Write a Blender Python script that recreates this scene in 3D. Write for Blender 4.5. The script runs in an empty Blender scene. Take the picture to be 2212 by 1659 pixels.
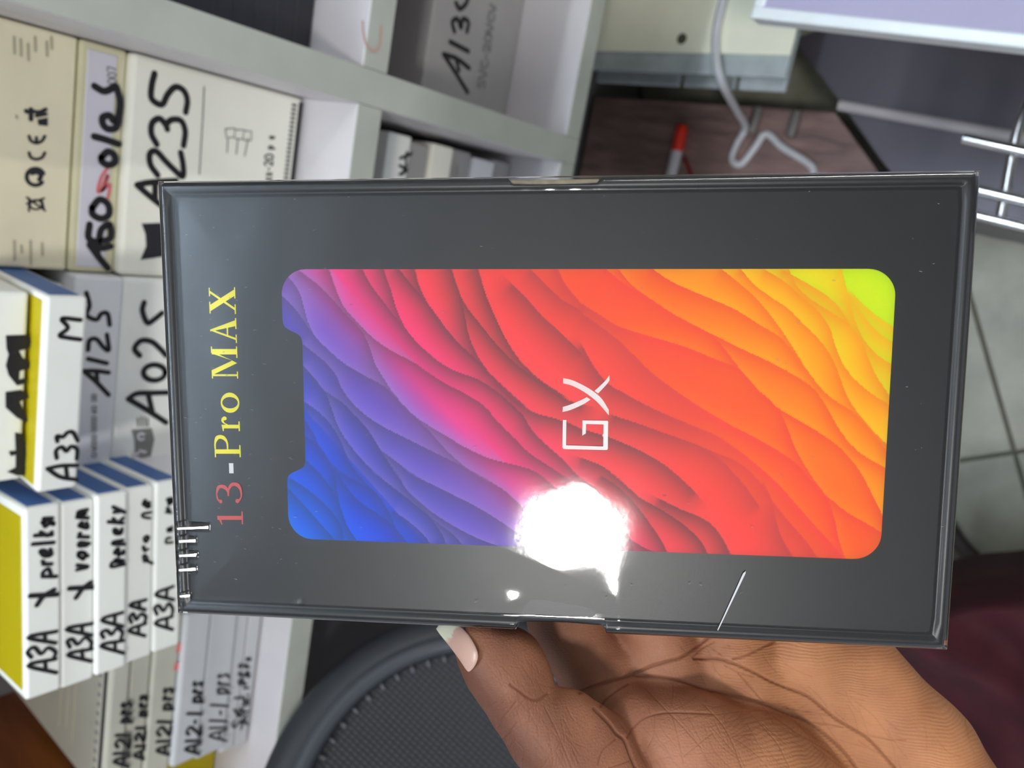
import bpy, bmesh, math, random
import numpy as np
from mathutils import Matrix, Vector

# ------------------------------------------------------------------ camera frame
F_PX, CX, CY = 1661.0, 1106.0, 829.5
CAM_H = 1.25                                   # camera height above the floor
RW = np.array([[0.17710809, -0.96042545, -0.21497834],
               [-0.76932945, -0.27132936, 0.57837062],
               [-0.6138118, 0.06295506, -0.7869382]])   # camera (x right, y down, z forward) -> room axes
CAMPOS = np.array([0.0, 0.0, CAM_H])
scene = bpy.context.scene
COL = scene.collection

cam_d = bpy.data.cameras.new('camera')
cam = bpy.data.objects.new('camera', cam_d)
COL.objects.link(cam)
M3 = np.stack([RW[:, 0], -RW[:, 1], -RW[:, 2]], axis=1)
cm = Matrix.Identity(4)
for i in range(3):
    for j in range(3):
        cm[i][j] = M3[i, j]
    cm[i][3] = CAMPOS[i]
cam.matrix_world = cm
cam_d.sensor_width = 36.0
cam_d.lens = F_PX / 2212 * 36.0
cam_d.clip_start = 0.01
cam_d.dof.use_dof = True
cam_d.dof.focus_distance = 0.188
cam_d.dof.aperture_fstop = 17.0
scene.camera = cam

# ------------------------------------------------------------------ light and exposure
vs = scene.view_settings
vs.view_transform = 'Standard'
vs.look = 'None'
vs.gamma = 1.0
vs.use_curve_mapping = False
vs.exposure = 0.30

world = bpy.data.worlds.new('shop_interior')
scene.world = world
world.use_nodes = True
world.node_tree.nodes['Background'].inputs[0].default_value = (0.86, 0.92, 1.0, 1)
world.node_tree.nodes['Background'].inputs[1].default_value = 0.64

KEY_W, SHELF_W, UP_W, SIDE_W = 13.0, 5.0, 9.0, 3.5
CEIL = 2.45
KEY_POS = (-0.405, -0.79, CEIL - 0.035)        # round ceiling lamp behind the photographer
SHELF_POS = (-0.10, 0.32, CEIL - 0.28)         # hanging tube above the shelf, with an uplight added to brighten the ceiling
SIDE_POS = (0.955, -0.35, 1.60)                # upright tube on the wall to the right


def area(name, loc, watts, size, color, shape='DISK', size_y=None, rot=(0, 0, 0)):
    l = bpy.data.lights.new(name, 'AREA')
    l.shape = shape
    l.size = size
    if size_y:
        l.size_y = size_y
    l.energy = watts
    l.color = color
    o = bpy.data.objects.new(name, l)
    o.location = loc
    o.rotation_euler = rot
    COL.objects.link(o)
    return o


area('key_lamp_light', KEY_POS, KEY_W, 0.215, (1.0, 0.98, 0.95))
area('shelf_tube_light', SHELF_POS, SHELF_W, 1.0, (0.86, 0.93, 1.0), 'RECTANGLE', 0.05)
area('added_uplight', (SHELF_POS[0], SHELF_POS[1], SHELF_POS[2] + .04), UP_W, 1.0, (0.66, 0.83, 1.0), 'RECTANGLE', 0.05, (math.pi, 0, 0))  # added uplight, washes the ceiling that the lid mirrors
area('side_tube_light', SIDE_POS, SIDE_W, 0.9, (1.0, 0.98, 0.94), 'RECTANGLE', 0.05, (0, math.pi / 2, 0))


# ------------------------------------------------------------------ projections
def ray(px, py):
    return RW @ np.array([(px - CX) / F_PX, (py - CY) / F_PX, 1.0])


def pix(px, py, axis, val):
    """point where the sight line through a photo pixel meets the room plane axis=val (z given above the floor-camera offset)"""
    d = ray(px, py)
    k = 'xyz'.index(axis)
    return CAMPOS + d * (val / d[k])


def pixd(px, py, camz):
    return CAMPOS + ray(px, py) * camz


def pixplane(px, py, p0, n):
    d = ray(px, py)
    return CAMPOS + d * (np.dot(np.asarray(p0) - CAMPOS, n) / np.dot(d, n))


def Z(z):
    return z + CAM_H


# ------------------------------------------------------------------ materials
def lin(c):
    return tuple((v / 255 / 12.92) if v / 255 <= 0.04045 else ((v / 255 + 0.055) / 1.055) ** 2.4 for v in c[:3]) + (1.0,)


MATS = {}


def mat(name, col, rough=0.5, spec=0.5, metal=0.0, var=0.0, vscale=60, bump=0.0, bscale=400, coat=0.0, emit=None, stretch=None):
    if name in MATS:
        return MATS[name]
    m = bpy.data.materials.new(name)
    m.use_nodes = True
    nt = m.node_tree
    b = nt.nodes['Principled BSDF']
    b.inputs['Base Color'].default_value = lin(col)
    b.inputs['Roughness'].default_value = rough
    b.inputs['Specular IOR Level'].default_value = spec
    b.inputs['Metallic'].default_value = metal
    b.inputs['Coat Weight'].default_value = coat
    b.inputs['Coat Roughness'].default_value = 0.1
    if emit:
        b.inputs['Emission Color'].default_value = lin(col)
        b.inputs['Emission Strength'].default_value = emit
    tc = nt.nodes.new('ShaderNodeTexCoord')
    src = tc.outputs['Object']
    if stretch:
        mp = nt.nodes.new('ShaderNodeMapping')
        mp.inputs['Scale'].default_value = stretch
        nt.links.new(src, mp.inputs['Vector'])
        src = mp.outputs['Vector']
    if var > 0:
        n = nt.nodes.new('ShaderNodeTexNoise')
        n.inputs['Scale'].default_value = vscale
        n.inputs['Detail'].default_value = 4
        nt.links.new(src, n.inputs['Vector'])
        r = nt.nodes.new('ShaderNodeValToRGB')
        c = np.array(lin(col)[:3])
        r.color_ramp.elements[0].position = 0.3
        r.color_ramp.elements[1].position = 0.7
        r.color_ramp.elements[0].color = tuple(c * (1 - var)) + (1,)
        r.color_ramp.elements[1].color = tuple(np.minimum(c * (1 + var), 1)) + (1,)
        nt.links.new(n.outputs['Fac'], r.inputs['Fac'])
        nt.links.new(r.outputs['Color'], b.inputs['Base Color'])
    if bump > 0:
        n2 = nt.nodes.new('ShaderNodeTexNoise')
        n2.inputs['Scale'].default_value = bscale
        nt.links.new(src, n2.inputs['Vector'])
        bm = nt.nodes.new('ShaderNodeBump')
        bm.inputs['Strength'].default_value = bump
        bm.inputs['Distance'].default_value = 0.001
        nt.links.new(n2.outputs['Fac'], bm.inputs['Height'])
        nt.links.new(bm.outputs['Normal'], b.inputs['Normal'])
    MATS[name] = m
    return m


# ------------------------------------------------------------------ mesh helpers
def link(o, parent=None):
    COL.objects.link(o)
    if parent is not None:
        o.parent = parent
        o.matrix_parent_inverse = parent.matrix_world.inverted()
    return o


def mesh_np(name, verts, faces, m, parent=None, smooth=True, matrix=None):
    me = bpy.data.meshes.new(name)
    me.from_pydata([tuple(map(float, v)) for v in verts], [], [tuple(map(int, f)) for f in faces])
    me.update()
    if m is not None:
        me.materials.append(m)
    if smooth:
        me.polygons.foreach_set('use_smooth', [True] * len(me.polygons))
    o = bpy.data.objects.new(name, me)
    if matrix is not None:
        o.matrix_world = matrix
    bpy.context.view_layer.update() if False else None
    return link(o, parent)


def quads_np(name, verts, quads, m, parent=None, smooth=True, matrix=None):
    verts = np.ascontiguousarray(verts, dtype=np.float32)
    quads = np.ascontiguousarray(quads, dtype=np.int32)
    me = bpy.data.meshes.new(name)
    me.vertices.add(len(verts))
    me.vertices.foreach_set('co', verts.ravel())
    me.loops.add(quads.size)
    me.loops.foreach_set('vertex_index', quads.ravel())
    me.polygons.add(len(quads))
    me.polygons.foreach_set('loop_start', np.arange(len(quads), dtype=np.int32) * 4)
    me.polygons.foreach_set('loop_total', np.full(len(quads), 4, dtype=np.int32))
    me.update(calc_edges=True)
    me.validate()
    if smooth:
        me.polygons.foreach_set('use_smooth', np.ones(len(me.polygons), dtype=bool))
    if m is not None:
        me.materials.append(m)
    o = bpy.data.objects.new(name, me)
    if matrix is not None:
        o.matrix_world = matrix
    return link(o, parent)


def tag(o, label=None, cat=None, group=None, kind=None):
    if label:
        o['label'] = label
    if cat:
        o['category'] = cat
    if group:
        o['group'] = group
    if kind:
        o['kind'] = kind
    return o


def empty(name, loc=(0, 0, 0), rz=0.0, matrix=None):
    o = bpy.data.objects.new(name, None)
    o.empty_display_size = 0.02
    if matrix is not None:
        o.matrix_world = matrix
    else:
        o.matrix_world = Matrix.Translation(loc) @ Matrix.Rotation(rz, 4, 'Z')
    COL.objects.link(o)
    return o


def rbox_data(x0, x1, y0, y1, z0, z1, r=0.0015, seg=2):
    """box with rounded edges: verts, faces"""
    bm = bmesh.new()
    bmesh.ops.create_cube(bm, size=1.0)
    for v in bm.verts:
        v.co = Vector(((x0 + x1) / 2 + v.co.x * (x1 - x0), (y0 + y1) / 2 + v.co.y * (y1 - y0), (z0 + z1) / 2 + v.co.z * (z1 - z0)))
    if r > 0:
        bmesh.ops.bevel(bm, geom=bm.edges[:], offset=r, segments=seg, profile=0.5, affect='EDGES')
    return bm


def rbox(name, x0, x1, y0, y1, z0, z1, m, parent=None, r=0.0015, seg=2, smooth=False, matrix=None):
    bm = rbox_data(x0, x1, y0, y1, z0, z1, r, seg)
    me = bpy.data.meshes.new(name)
    bm.to_mesh(me)
    bm.free()
    me.materials.append(m)
    if smooth:
        me.polygons.foreach_set('use_smooth', [True] * len(me.polygons))
    o = bpy.data.objects.new(name, me)
    if matrix is not None:
        o.matrix_world = matrix
    return link(o, parent)


def catmull(pts, n=6):
    pts = [np.asarray(p, float) for p in pts]
    if len(pts) < 3:
        return np.array([pts[0] + (pts[-1] - pts[0]) * t for t in np.linspace(0, 1, n + 1)])
    P = [2 * pts[0] - pts[1]] + pts + [2 * pts[-1] - pts[-2]]
    out = []
    for i in range(1, len(P) - 2):
        p0, p1, p2, p3 = P[i - 1], P[i], P[i + 1], P[i + 2]
        for t in np.linspace(0, 1, n, endpoint=False):
            out.append(0.5 * (2 * p1 + (p2 - p0) * t + (2 * p0 - 5 * p1 + 4 * p2 - p3) * t * t + (-p0 + 3 * p1 - 3 * p2 + p3) * t ** 3))
    out.append(pts[-1])
    return np.array(out)


def ribbon2d(pts, w, caps=True):
    """flat stroke in 2D along pts with widths w (scalar or list): verts2, faces"""
    pts = np.asarray(pts, float)
    n = len(pts)
    w = np.full(n, w) if np.isscalar(w) else np.interp(np.linspace(0, 1, n), np.linspace(0, 1, len(w)), w)
    d = np.gradient(pts, axis=0)
    d /= np.maximum(np.linalg.norm(d, axis=1, keepdims=True), 1e-9)
    nrm = np.stack([-d[:, 1], d[:, 0]], axis=1)
    V = []
    Fc = []
    for i in range(n):
        V.append(pts[i] + nrm[i] * w[i] / 2)
        V.append(pts[i] - nrm[i] * w[i] / 2)
    for i in range(n - 1):
        Fc.append((2 * i, 2 * i + 1, 2 * i + 3, 2 * i + 2))
    if caps:
        for (e, s) in ((0, -1), (n - 1, 1)):
            base = len(V)
            ring = [2 * e, 2 * e + 1] if s < 0 else [2 * e + 1, 2 * e]
            a0 = nrm[e] * w[e] / 2
            t = d[e] * s * w[e] / 2
            arc = []
            for k in range(1, 5):
                a = math.pi * k / 5
                V.append(pts[e] + a0 * math.cos(a) + t * math.sin(a))
                arc.append(base + k - 1)
            Fc.append(tuple([2 * e] + arc + [2 * e + 1]) if s > 0 else tuple([2 * e + 1] + arc[::-1] + [2 * e]))
    return V, Fc


def tube(name, pts, rad, m, parent=None, seg=12, smooth_n=6, caps=True, flat=1.0):
    P = catmull(pts, smooth_n) if smooth_n else np.asarray(pts, float)
    n = len(P)
    rad = np.full(n, rad) if np.isscalar(rad) else np.interp(np.linspace(0, 1, n), np.linspace(0, 1, len(rad)), rad)
    d = np.gradient(P, axis=0)
    d /= np.linalg.norm(d, axis=1, keepdims=True)
    up = np.array([0.13, 0.31, 0.94])
    V = []
    Fc = []
    u = np.cross(d[0], up)
    u /= np.linalg.norm(u)
    for i in range(n):
        u = u - d[i] * np.dot(u, d[i])
        u /= np.linalg.norm(u)
        v = np.cross(d[i], u)
        for k in range(seg):
            a = 2 * math.pi * k / seg
            V.append(P[i] + rad[i] * (u * math.cos(a) + v * math.sin(a) * flat))
    for i in range(n - 1):
        for k in range(seg):
            a, b = i * seg + k, i * seg + (k + 1) % seg
            Fc.append((a, b, b + seg, a + seg))
    if caps:
        b = len(V)
        V += V[:seg] + V[(n - 1) * seg:n * seg]
        Fc.append(tuple(b + k for k in range(seg))[::-1])
        Fc.append(tuple(b + seg + k for k in range(seg)))
    return mesh_np(name, V, Fc, m, parent)

# ================================================================== THE SETTING
M_ceil = mat('ceiling_paint', (232, 234, 236), 0.9, var=0.03, vscale=3)
M_wall = mat('wall_paint', (196, 194, 186), 0.85, var=0.05, vscale=4)
M_grout = mat('floor_grout', (104, 106, 94), 0.9, var=0.15, vscale=30)


def slab(name, x0, x1, y0, y1, z0, z1, m):
    o = rbox(name, x0, x1, y0, y1, z0, z1, m, r=0)
    o['kind'] = 'structure'
    return o


floor = slab('floor', -2.2, 1.1, -3.4, 1.0, -0.1, -0.003, M_grout)
slab('wall_back', -2.2, 1.1, 1.0, 1.1, -0.1, CEIL + 0.1, M_wall)
slab('wall_right', 1.0, 1.1, -3.4, 1.0, -0.1, CEIL + 0.1, M_wall)
slab('ceiling', -2.2, 1.1, -3.4, 1.0, CEIL, CEIL + 0.1, M_ceil)


def tile_material():
    m = bpy.data.materials.new('glazed_floor_tile')
    m.use_nodes = True
    nt = m.node_tree
    b = nt.nodes['Principled BSDF']
    b.inputs['Roughness'].default_value = 0.32
    g = nt.nodes.new('ShaderNodeNewGeometry')
    n = nt.nodes.new('ShaderNodeTexNoise')
    n.inputs['Scale'].default_value = 9
    n.inputs['Detail'].default_value = 5
    nt.links.new(g.outputs['Position'], n.inputs['Vector'])
    r = nt.nodes.new('ShaderNodeValToRGB')
    r.color_ramp.elements[0].position = 0.35
    r.color_ramp.elements[0].color = lin((128, 126, 110))
    r.color_ramp.elements[1].position = 0.68
    r.color_ramp.elements[1].color = lin((164, 164, 146))
    nt.links.new(n.outputs['Fac'], r.inputs['Fac'])
    nt.links.new(r.outputs['Color'], b.inputs['Base Color'])
    return m


M_tile = tile_material()
# square tiles laid at an angle to the shelf; one tile corner found in the photograph
node = pix(2191, 977, 'z', -CAM_H)
ang = math.atan2(0.098, 0.177)
u1 = np.array([math.cos(ang), math.sin(ang), 0])
u2 = np.array([-math.sin(ang), math.cos(ang), 0])
TS = 0.40
bmt = rbox_data(0.0025, TS - 0.0025, 0.0025, TS - 0.0025, -0.004, 0.0, 0.001, 1)
me_tile = bpy.data.meshes.new('floor_tile')
bmt.to_mesh(me_tile)
bmt.free()
me_tile.materials.append(M_tile)
for i in range(-5, 5):
    for j in range(-5, 4):
        c = node + u1 * TS * (i + 0.5) + u2 * TS * (j + 0.5)
        if abs(c[0]) < 1.5 and -1.6 < c[1] < 0.7:
            o = bpy.data.objects.new('floor_tile', me_tile)
            p = node + u1 * TS * i + u2 * TS * j
            o.matrix_world = Matrix.Translation((p[0], p[1], 0.0)) @ Matrix.Rotation(ang, 4, 'Z')
            link(o, floor)

# lamps on the ceiling
M_fix = mat('lamp_housing', (235, 235, 232), 0.4)
M_glow = mat('lamp_diffuser', (255, 255, 255), 0.5, emit=2.0)


def disc(name, c, rad, h, m, parent=None, seg=48, rad2=None):
    V, Fc = [], []
    rad2 = rad if rad2 is None else rad2
    for zz, rr in ((0, rad), (h, rad2)):
        for k in range(seg):
            a = 2 * math.pi * k / seg
            V.append((c[0] + rr * math.cos(a), c[1] + rr * math.sin(a), c[2] + zz))
    for k in range(seg):
        Fc.append((k, (k + 1) % seg, seg + (k + 1) % seg, seg + k))
    Fc.append(tuple(range(seg))[::-1])
    Fc.append(tuple(range(seg, 2 * seg)))
    return mesh_np(name, V, Fc, m, parent, smooth=False)


rl = empty('ceiling_lamp', (KEY_POS[0], KEY_POS[1], CEIL))
tag(rl, 'round white LED lamp flush on the ceiling behind the photographer', 'lamp')
disc('housing', (KEY_POS[0], KEY_POS[1], KEY_POS[2] + 0.003), 0.122, CEIL - KEY_POS[2] - 0.003, M_fix, rl, rad2=0.13)
t = empty('tube_light', (SHELF_POS[0], SHELF_POS[1], CEIL))
tag(t, 'hanging fluorescent tube fitting above the box shelf', 'lamp')
sx, sy, sz = SHELF_POS
rbox('housing', sx - .53, sx + .53, sy - .02, sy + .02, sz + .004, sz + .036, M_fix, t, r=.004)
for q in (-.4, .4):
    tube('hanger', [np.array([sx + q, sy, sz + .036]), np.array([sx + q, sy, (sz + CEIL) / 2]), np.array([sx + q, sy, CEIL])], .003, M_fix, t, 8, 0)
t = empty('wall_tube_light', (1.0, SIDE_POS[1], SIDE_POS[2]))
tag(t, 'upright fluorescent tube fitting on the right hand wall', 'lamp')
rbox('housing', SIDE_POS[0] + .004, 1.0, SIDE_POS[1] - .035, SIDE_POS[1] + .035, SIDE_POS[2] - .48, SIDE_POS[2] + .48, M_fix, t, r=.004)

# ================================================================== SHELF UNIT
M_shelf = mat('grey_white_painted_board', (205, 201, 204), 0.5, var=0.05, vscale=14, bump=0.08, bscale=300)
M_edge = mat('shelf_edge_band', (182, 185, 175), 0.55, var=0.07, vscale=22)
M_back = mat('shelf_back_panel', (120, 118, 118), 0.7, var=0.06, vscale=10)
M_brown = mat('brown_wood_panel', (150, 86, 52), 0.45, var=0.3, vscale=7, stretch=(1, 1, 7))
YS = 0.45
BT, BT2, TH = -0.3715, -0.625, 0.0225
shelf = empty('shelf_unit', (0, YS, 0))
tag(shelf, 'grey white cubby shelf unit packed with phone screen boxes', 'shelf')
DX0, DX1 = 0.0545, 0.079


def board(name, x0, x1, z0, z1, y0=YS, y1=0.76, m=M_shelf):
    o = rbox(name, x0, x1, y0, y1, Z(z0), Z(z1), m, shelf, r=0.0008, seg=1)
    e = rbox('edge_band', x0 + .0002, x1 - .0002, y0 - 0.0009, y0 + 0.0002, Z(z0) + .0002, Z(z1) - .0002, M_edge, o, r=0.0003, seg=1)
    return o


board('divider', DX0, DX1, BT2 - TH, 0.10)
board('shelf_board', -0.56, DX0, BT - TH, BT)
board('shelf_board', DX1, 0.46, BT - TH, BT)
board('shelf_board', -0.56, DX0, BT2 - TH, BT2)
board('shelf_board', DX1, 0.46, BT2 - TH, BT2)
board('top_board', -0.56, DX0, 0.055, 0.0775)
board('top_board', DX1, 0.46, 0.055, 0.0775)
board('side_panel', -0.585, -0.56, -CAM_H, 0.10, m=M_brown)
board('side_panel', 0.46, 0.485, -CAM_H, 0.10)
rbox('back_panel', -0.585, 0.485, 0.76, 0.766, Z(-CAM_H), Z(0.10), M_back, shelf, r=0)

# pink pencil loop on the board edge
M_pink = mat('pink_crayon', (200, 158, 146), 0.8)


# ------------------------------------------------------------------ marks drawn on faces
def strokes(name, parent, polys, width, m, p0, n, fills=(), off=0.00035, smooth_n=5):
    """marker strokes traced as photo pixel lines and laid onto the face plane (p0, n) as thin raised ribbons"""
    n = np.asarray(n, float)
    n = n / np.linalg.norm(n)
    u = np.cross(np.array([0, 0, 1.0]), n)
    u = u / np.linalg.norm(u)
    v = np.cross(n, u)
    p0 = np.asarray(p0, float)
    V, Fc = [], []

    def to2(p):
        q = pixplane(p[0], p[1], p0, n) - p0
        return np.array([q @ u, q @ v])
    k = 0
    for poly in polys:
        w = width
        if isinstance(poly, tuple) and len(poly) == 2 and isinstance(poly[0], list):
            poly, w = poly
        P2 = catmull([to2(p) for p in poly], smooth_n)
        vv, ff = ribbon2d(P2, w)
        b = len(V)
        lift = off + 0.00002 * k
        k += 1
        V += [p0 + u * q[0] + v * q[1] + n * lift for q in vv]
        Fc += [tuple(b + i for i in f) for f in ff]
    for poly in fills:
        P2 = [to2(p) for p in poly]
        b = len(V)
        lift = off + 0.00002 * k
        k += 1
        V += [p0 + u * q[0] + v * q[1] + n * lift for q in P2]
        Fc.append(tuple(range(b, b + len(P2))))
    return mesh_np(name, V, Fc, m, parent, smooth=False)


def arc(cx, cy, rx, ry, a0=0, a1=360, n=14):
    return [(cx + rx * math.cos(math.radians(a0 + (a1 - a0) * t / n)), cy + ry * math.sin(math.radians(a0 + (a1 - a0) * t / n))) for t in range(n + 1)]


FONT = {
    'A': [[(0, 0), (.45, 1), (.9, 0)], [(.2, .38), (.75, .38)]],
    '0': [arc(.4, .5, .38, .5)], '1': [[(.3, 1), (.3, 0)]],
    '2': [[(.05, .8), (.35, 1), (.7, .75), (.4, .35), (.05, .02), (.8, .05)]],
    '3': [[(.05, .9), (.45, 1), (.7, .78), (.35, .55), (.75, .3), (.45, 0), (.02, .1)]],
    '5': [[(.75, 1), (.15, 1), (.12, .6), (.55, .6), (.75, .3), (.45, .0), (.05, .08)]],
    '6': [[(.65, 1), (.2, .6), (.1, .2), (.4, 0), (.7, .25), (.4, .5), (.12, .25)]],
    '7': [[(.05, 1), (.75, 1), (.3, 0)]],
    'X': [[(0, 1), (.8, 0)], [(.8, 1), (0, 0)]],
    'S': [[(.7, .9), (.35, 1), (.1, .75), (.4, .5), (.7, .25), (.35, 0), (.05, .12)]],
    'M': [[(0, 0), (.1, 1), (.45, .4), (.8, 1), (.9, 0)]],
    'P': [[(.1, 0), (.1, 1), (.6, .95), (.65, .65), (.1, .5)]],
    'p': [[(.1, -.12), (.15, .6)], [(.1, .5), (.5, .6), (.6, .25), (.15, .05)]],
    'r': [[(.1, 0), (.12, .6)], [(.12, .4), (.35, .6), (.5, .55)]],
    's': [[(.5, .55), (.25, .62), (.12, .45), (.42, .2), (.25, 0), (.05, .06)]],
    'e': [[(.1, .3), (.5, .35), (.35, .6), (.1, .4), (.2, .05), (.5, .08)]],
    'o': [arc(.3, .3, .25, .3)], 'm': [[(.05, 0), (.08, .6), (.25, .55), (.3, .05), (.35, .5), (.55, .55), (.6, 0)]],
    'n': [[(.08, 0), (.1, .6), (.4, .55), (.5, 0)]], 'y': [[(.1, .6), (.3, .1)], [(.55, .6), (.2, -.12)]],
    'a': [arc(.3, .28, .22, .28), [(.52, .55), (.55, 0)]], 'k': [[(.1, 0), (.12, 1)], [(.5, .6), (.15, .3), (.5, 0)]],
    't': [[(.3, .9), (.28, .05), (.5, .02)], [(.08, .62), (.55, .62)]], 'x': [[(.05, .6), (.5, 0)], [(.5, .6), (.05, 0)]],
    'v': [[(.05, .6), (.25, 0), (.5, .6)]], 'l': [[(.2, 1), (.2, .02)]], 'd': [arc(.3, .28, .22, .28), [(.52, 1), (.55, 0)]],
    '-': [[(.1, .4), (.5, .4)]], '.': [[(.2, .02), (.22, .08)]], ' ': [],
    'C': [[(.7, .85), (.4, 1), (.1, .6), (.15, .2), (.45, 0), (.75, .12)]],
    'V': [[(0, 1), (.4, 0), (.8, 1)]], 'B': [[(.1, 0), (.1, 1), (.55, .9), (.5, .55), (.1, .52)], [(.5, .52), (.7, .25), (.5, .02), (.1, 0)]],
    '/': [[(.05, 0), (.6, 1)]], 'H': [[(.1, 0), (.1, 1)], [(.75, 0), (.75, 1)], [(.1, .5), (.75, .5)]],
}
ADV = {'1': .55, ' ': .5, '-': .65, '.': .4, 'r': .55, 's': .6, 'l': .45, 't': .6}


def written(text, y_start, y_end, x_base, x_top, x_base2=None, x_top2=None, jit=0.0, seed=0):
    """lettering as pixel strokes: the line of writing runs from photo row y_start to y_end (upright: left to right)"""
    rnd = random.Random(seed)
    x_base2 = x_base if x_base2 is None else x_base2
    x_top2 = x_top if x_top2 is None else x_top2
    total = sum(ADV.get(c, .85 if c.isupper() or c.isdigit() else .7) for c in text)
    out = []
    u = 0.0
    for c in text:
        a = ADV.get(c, .85 if c.isupper() or c.isdigit() else .7)
        for st in FONT.get(c, []):
            q = []
            for (gx, gy) in st:
                t = (u + gx * a / .9 * .92) / total
                b = x_base + (x_base2 - x_base) * t
                tp = x_top + (x_top2 - x_top) * t
                q.append((b + (tp - b) * gy + rnd.uniform(-jit, jit), y_start + (y_end - y_start) * t + rnd.uniform(-jit, jit)))
            out.append(q)
        u += a
    return out


M_ink = mat('black_marker_ink', (22, 20, 26), 0.45)
M_redink = mat('red_marker_ink', (222, 112, 112), 0.7)
M_print = mat('grey_printing', (128, 128, 126), 0.8)
M_prblk = mat('black_printing', (34, 32, 40), 0.6)
M_prdim = mat('faint_brown_printing', (186, 178, 154), 0.8)
FRONT = np.array([0, -1.0, 0])
strokes('pencil_loop', shelf, [[(782, 47), (784, 72), (790, 95), (808, 111), (820, 96), (823, 57)]], 0.0016, M_pink, (0, YS - 0.0012, 0), FRONT)

# ------------------------------------------------------------------ cartons
M_white = mat('white_carton', (244, 245, 240), 0.5, var=0.025, vscale=30)
M_whiteb = mat('cool_white_carton', (228, 229, 234), 0.5, var=0.03, vscale=30)
M_cream = mat('yellowed_cream_carton', (240, 230, 200), 0.62, var=0.05, vscale=25)
M_beige = mat('pale_beige_carton', (248, 246, 232), 0.55, var=0.03, vscale=22)
M_grey = mat('grey_carton', (160, 157, 156), 0.6, var=0.05, vscale=20)
M_black = mat('black_carton', (38, 38, 46), 0.45, var=0.1, vscale=30)
M_yellow = mat('yellow_carton_top', (186, 170, 2), 0.5, var=0.03, vscale=18)
M_blue = mat('blue_carton_side', (52, 96, 158), 0.5, var=0.08, vscale=18)
M_lav = mat('lavender_white_sticker', (220, 216, 226), 0.5, var=0.02, vscale=20)
M_tan = mat('yellowed_carton_rim', (216, 210, 176), 0.6, var=0.06, vscale=30)


M_bg2 = mat('shaded_beige_carton', (190, 188, 174), 0.55, var=0.05, vscale=22)  # darkened beige, the shade on the far left stack is in the colour
M_wg2 = mat('shaded_white_carton', (196, 197, 200), 0.55, var=0.05, vscale=22)  # darkened white for the same stack, its shade put into the colour


def carton(label, x0, x1, y0, z0, z1, m, depth=0.19, yaw=0.0, group=None, r=0.002, name='screen_box'):
    """one carton: front face at y0, returns (root, body, front-face point, outward normal)"""
    z0 = z0 + .0010 if min(abs(z0 - BT), abs(z0 - BT2)) < .0004 else z0 + .0001
    cxm = (x0 + x1) / 2
    root = empty(name, (cxm, y0, Z(z0)), yaw)
    tag(root, label, 'box', group)
    w = (x1 - x0) / 2
    mw = root.matrix_world.copy()
    body = rbox('carton_body', -w, w, 0, depth, 0, z1 - z0, m, root, r=r, matrix=mw)
    n = np.array(mw.to_3x3() @ Vector((0, -1, 0)))
    root['_w'] = w
    del root['_w']
    return root, body, np.array([cxm, y0, Z(z0)]), n


def face_panel(name, root, x0, x1, y0, y1, z0, z1, m, r=0.0004):
    """thin glued sheet or printed field on a carton, in the carton's own frame"""
    return rbox(name, x0, x1, y0, y1, z0, z1, m, root, r=r, seg=1, matrix=root.matrix_world.copy())


# --- column next to the divider
YC = 0.51
root, body, p0, n = carton('yellowed cream carton with recycling symbols and a CE mark beside the divider', -0.0855, 0.0535, YC + .008, -0.2145, -0.150, M_cream)
face_panel('lid_seam', root, -.069, .069, -.0004, .001, .0008, .0022, M_tan)
syms = [[(55, 440), (95, 428)], [(55, 428), (97, 455)], arc(75, 446, 14, 9), [(64, 425), (64, 457)], [(88, 433), (93, 450)],
        arc(75, 382, 21, 20, 30, 330), [(75, 372), (88, 370), (90, 384)], [(70, 392), (66, 380)],
        arc(80, 327, 20, 18, 110, 250)[::-1], arc(80, 327, 20, 18, 270, 290)]
syms = [[(57, 440), (95, 428)], [(57, 426), (97, 455)], arc(77, 442, 13, 10), [(62, 428), (62, 456)], [(90, 433), (94, 450)],
        (arc(76, 382, 19, 18, 40, 335), .0022), ([(68, 374), (78, 372), (88, 378), (84, 388)], .0024),
        ([(62, 330), (66, 340), (78, 344), (90, 340), (96, 330)], .0017),
        ([(62, 294), (66, 304), (78, 309), (90, 304), (96, 294)], .0017), ([(78, 309), (78, 297)], .0017),
        ([(56, 240), (58, 241)], .0026), ([(66, 236), (66, 258)], .0024), ([(68, 240), (84, 242), (98, 236)], .0020), ([(78, 250), (98, 246)], .0020)]
strokes('recycling_symbols', root, syms, 0.0011, M_prblk, p0, n, fills=[[(80, 258), (102, 254), (102, 272), (82, 270)]])
pr = []
for (xx, ya, yb) in ((30, 80, 115), (44, 85, 120), (35, 250, 255), (60, 95, 130), (75, 80, 110), (100, 90, 120), (110, 80, 105),
                     (30, 520, 560), (45, 530, 545), (65, 520, 570), (90, 525, 550)):
    pr.append([(xx, ya), (xx + 1, yb)])
strokes('faint_text', root, pr, 0.0014, M_prdim, p0, n)['kind'] = 'stuff'

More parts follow.
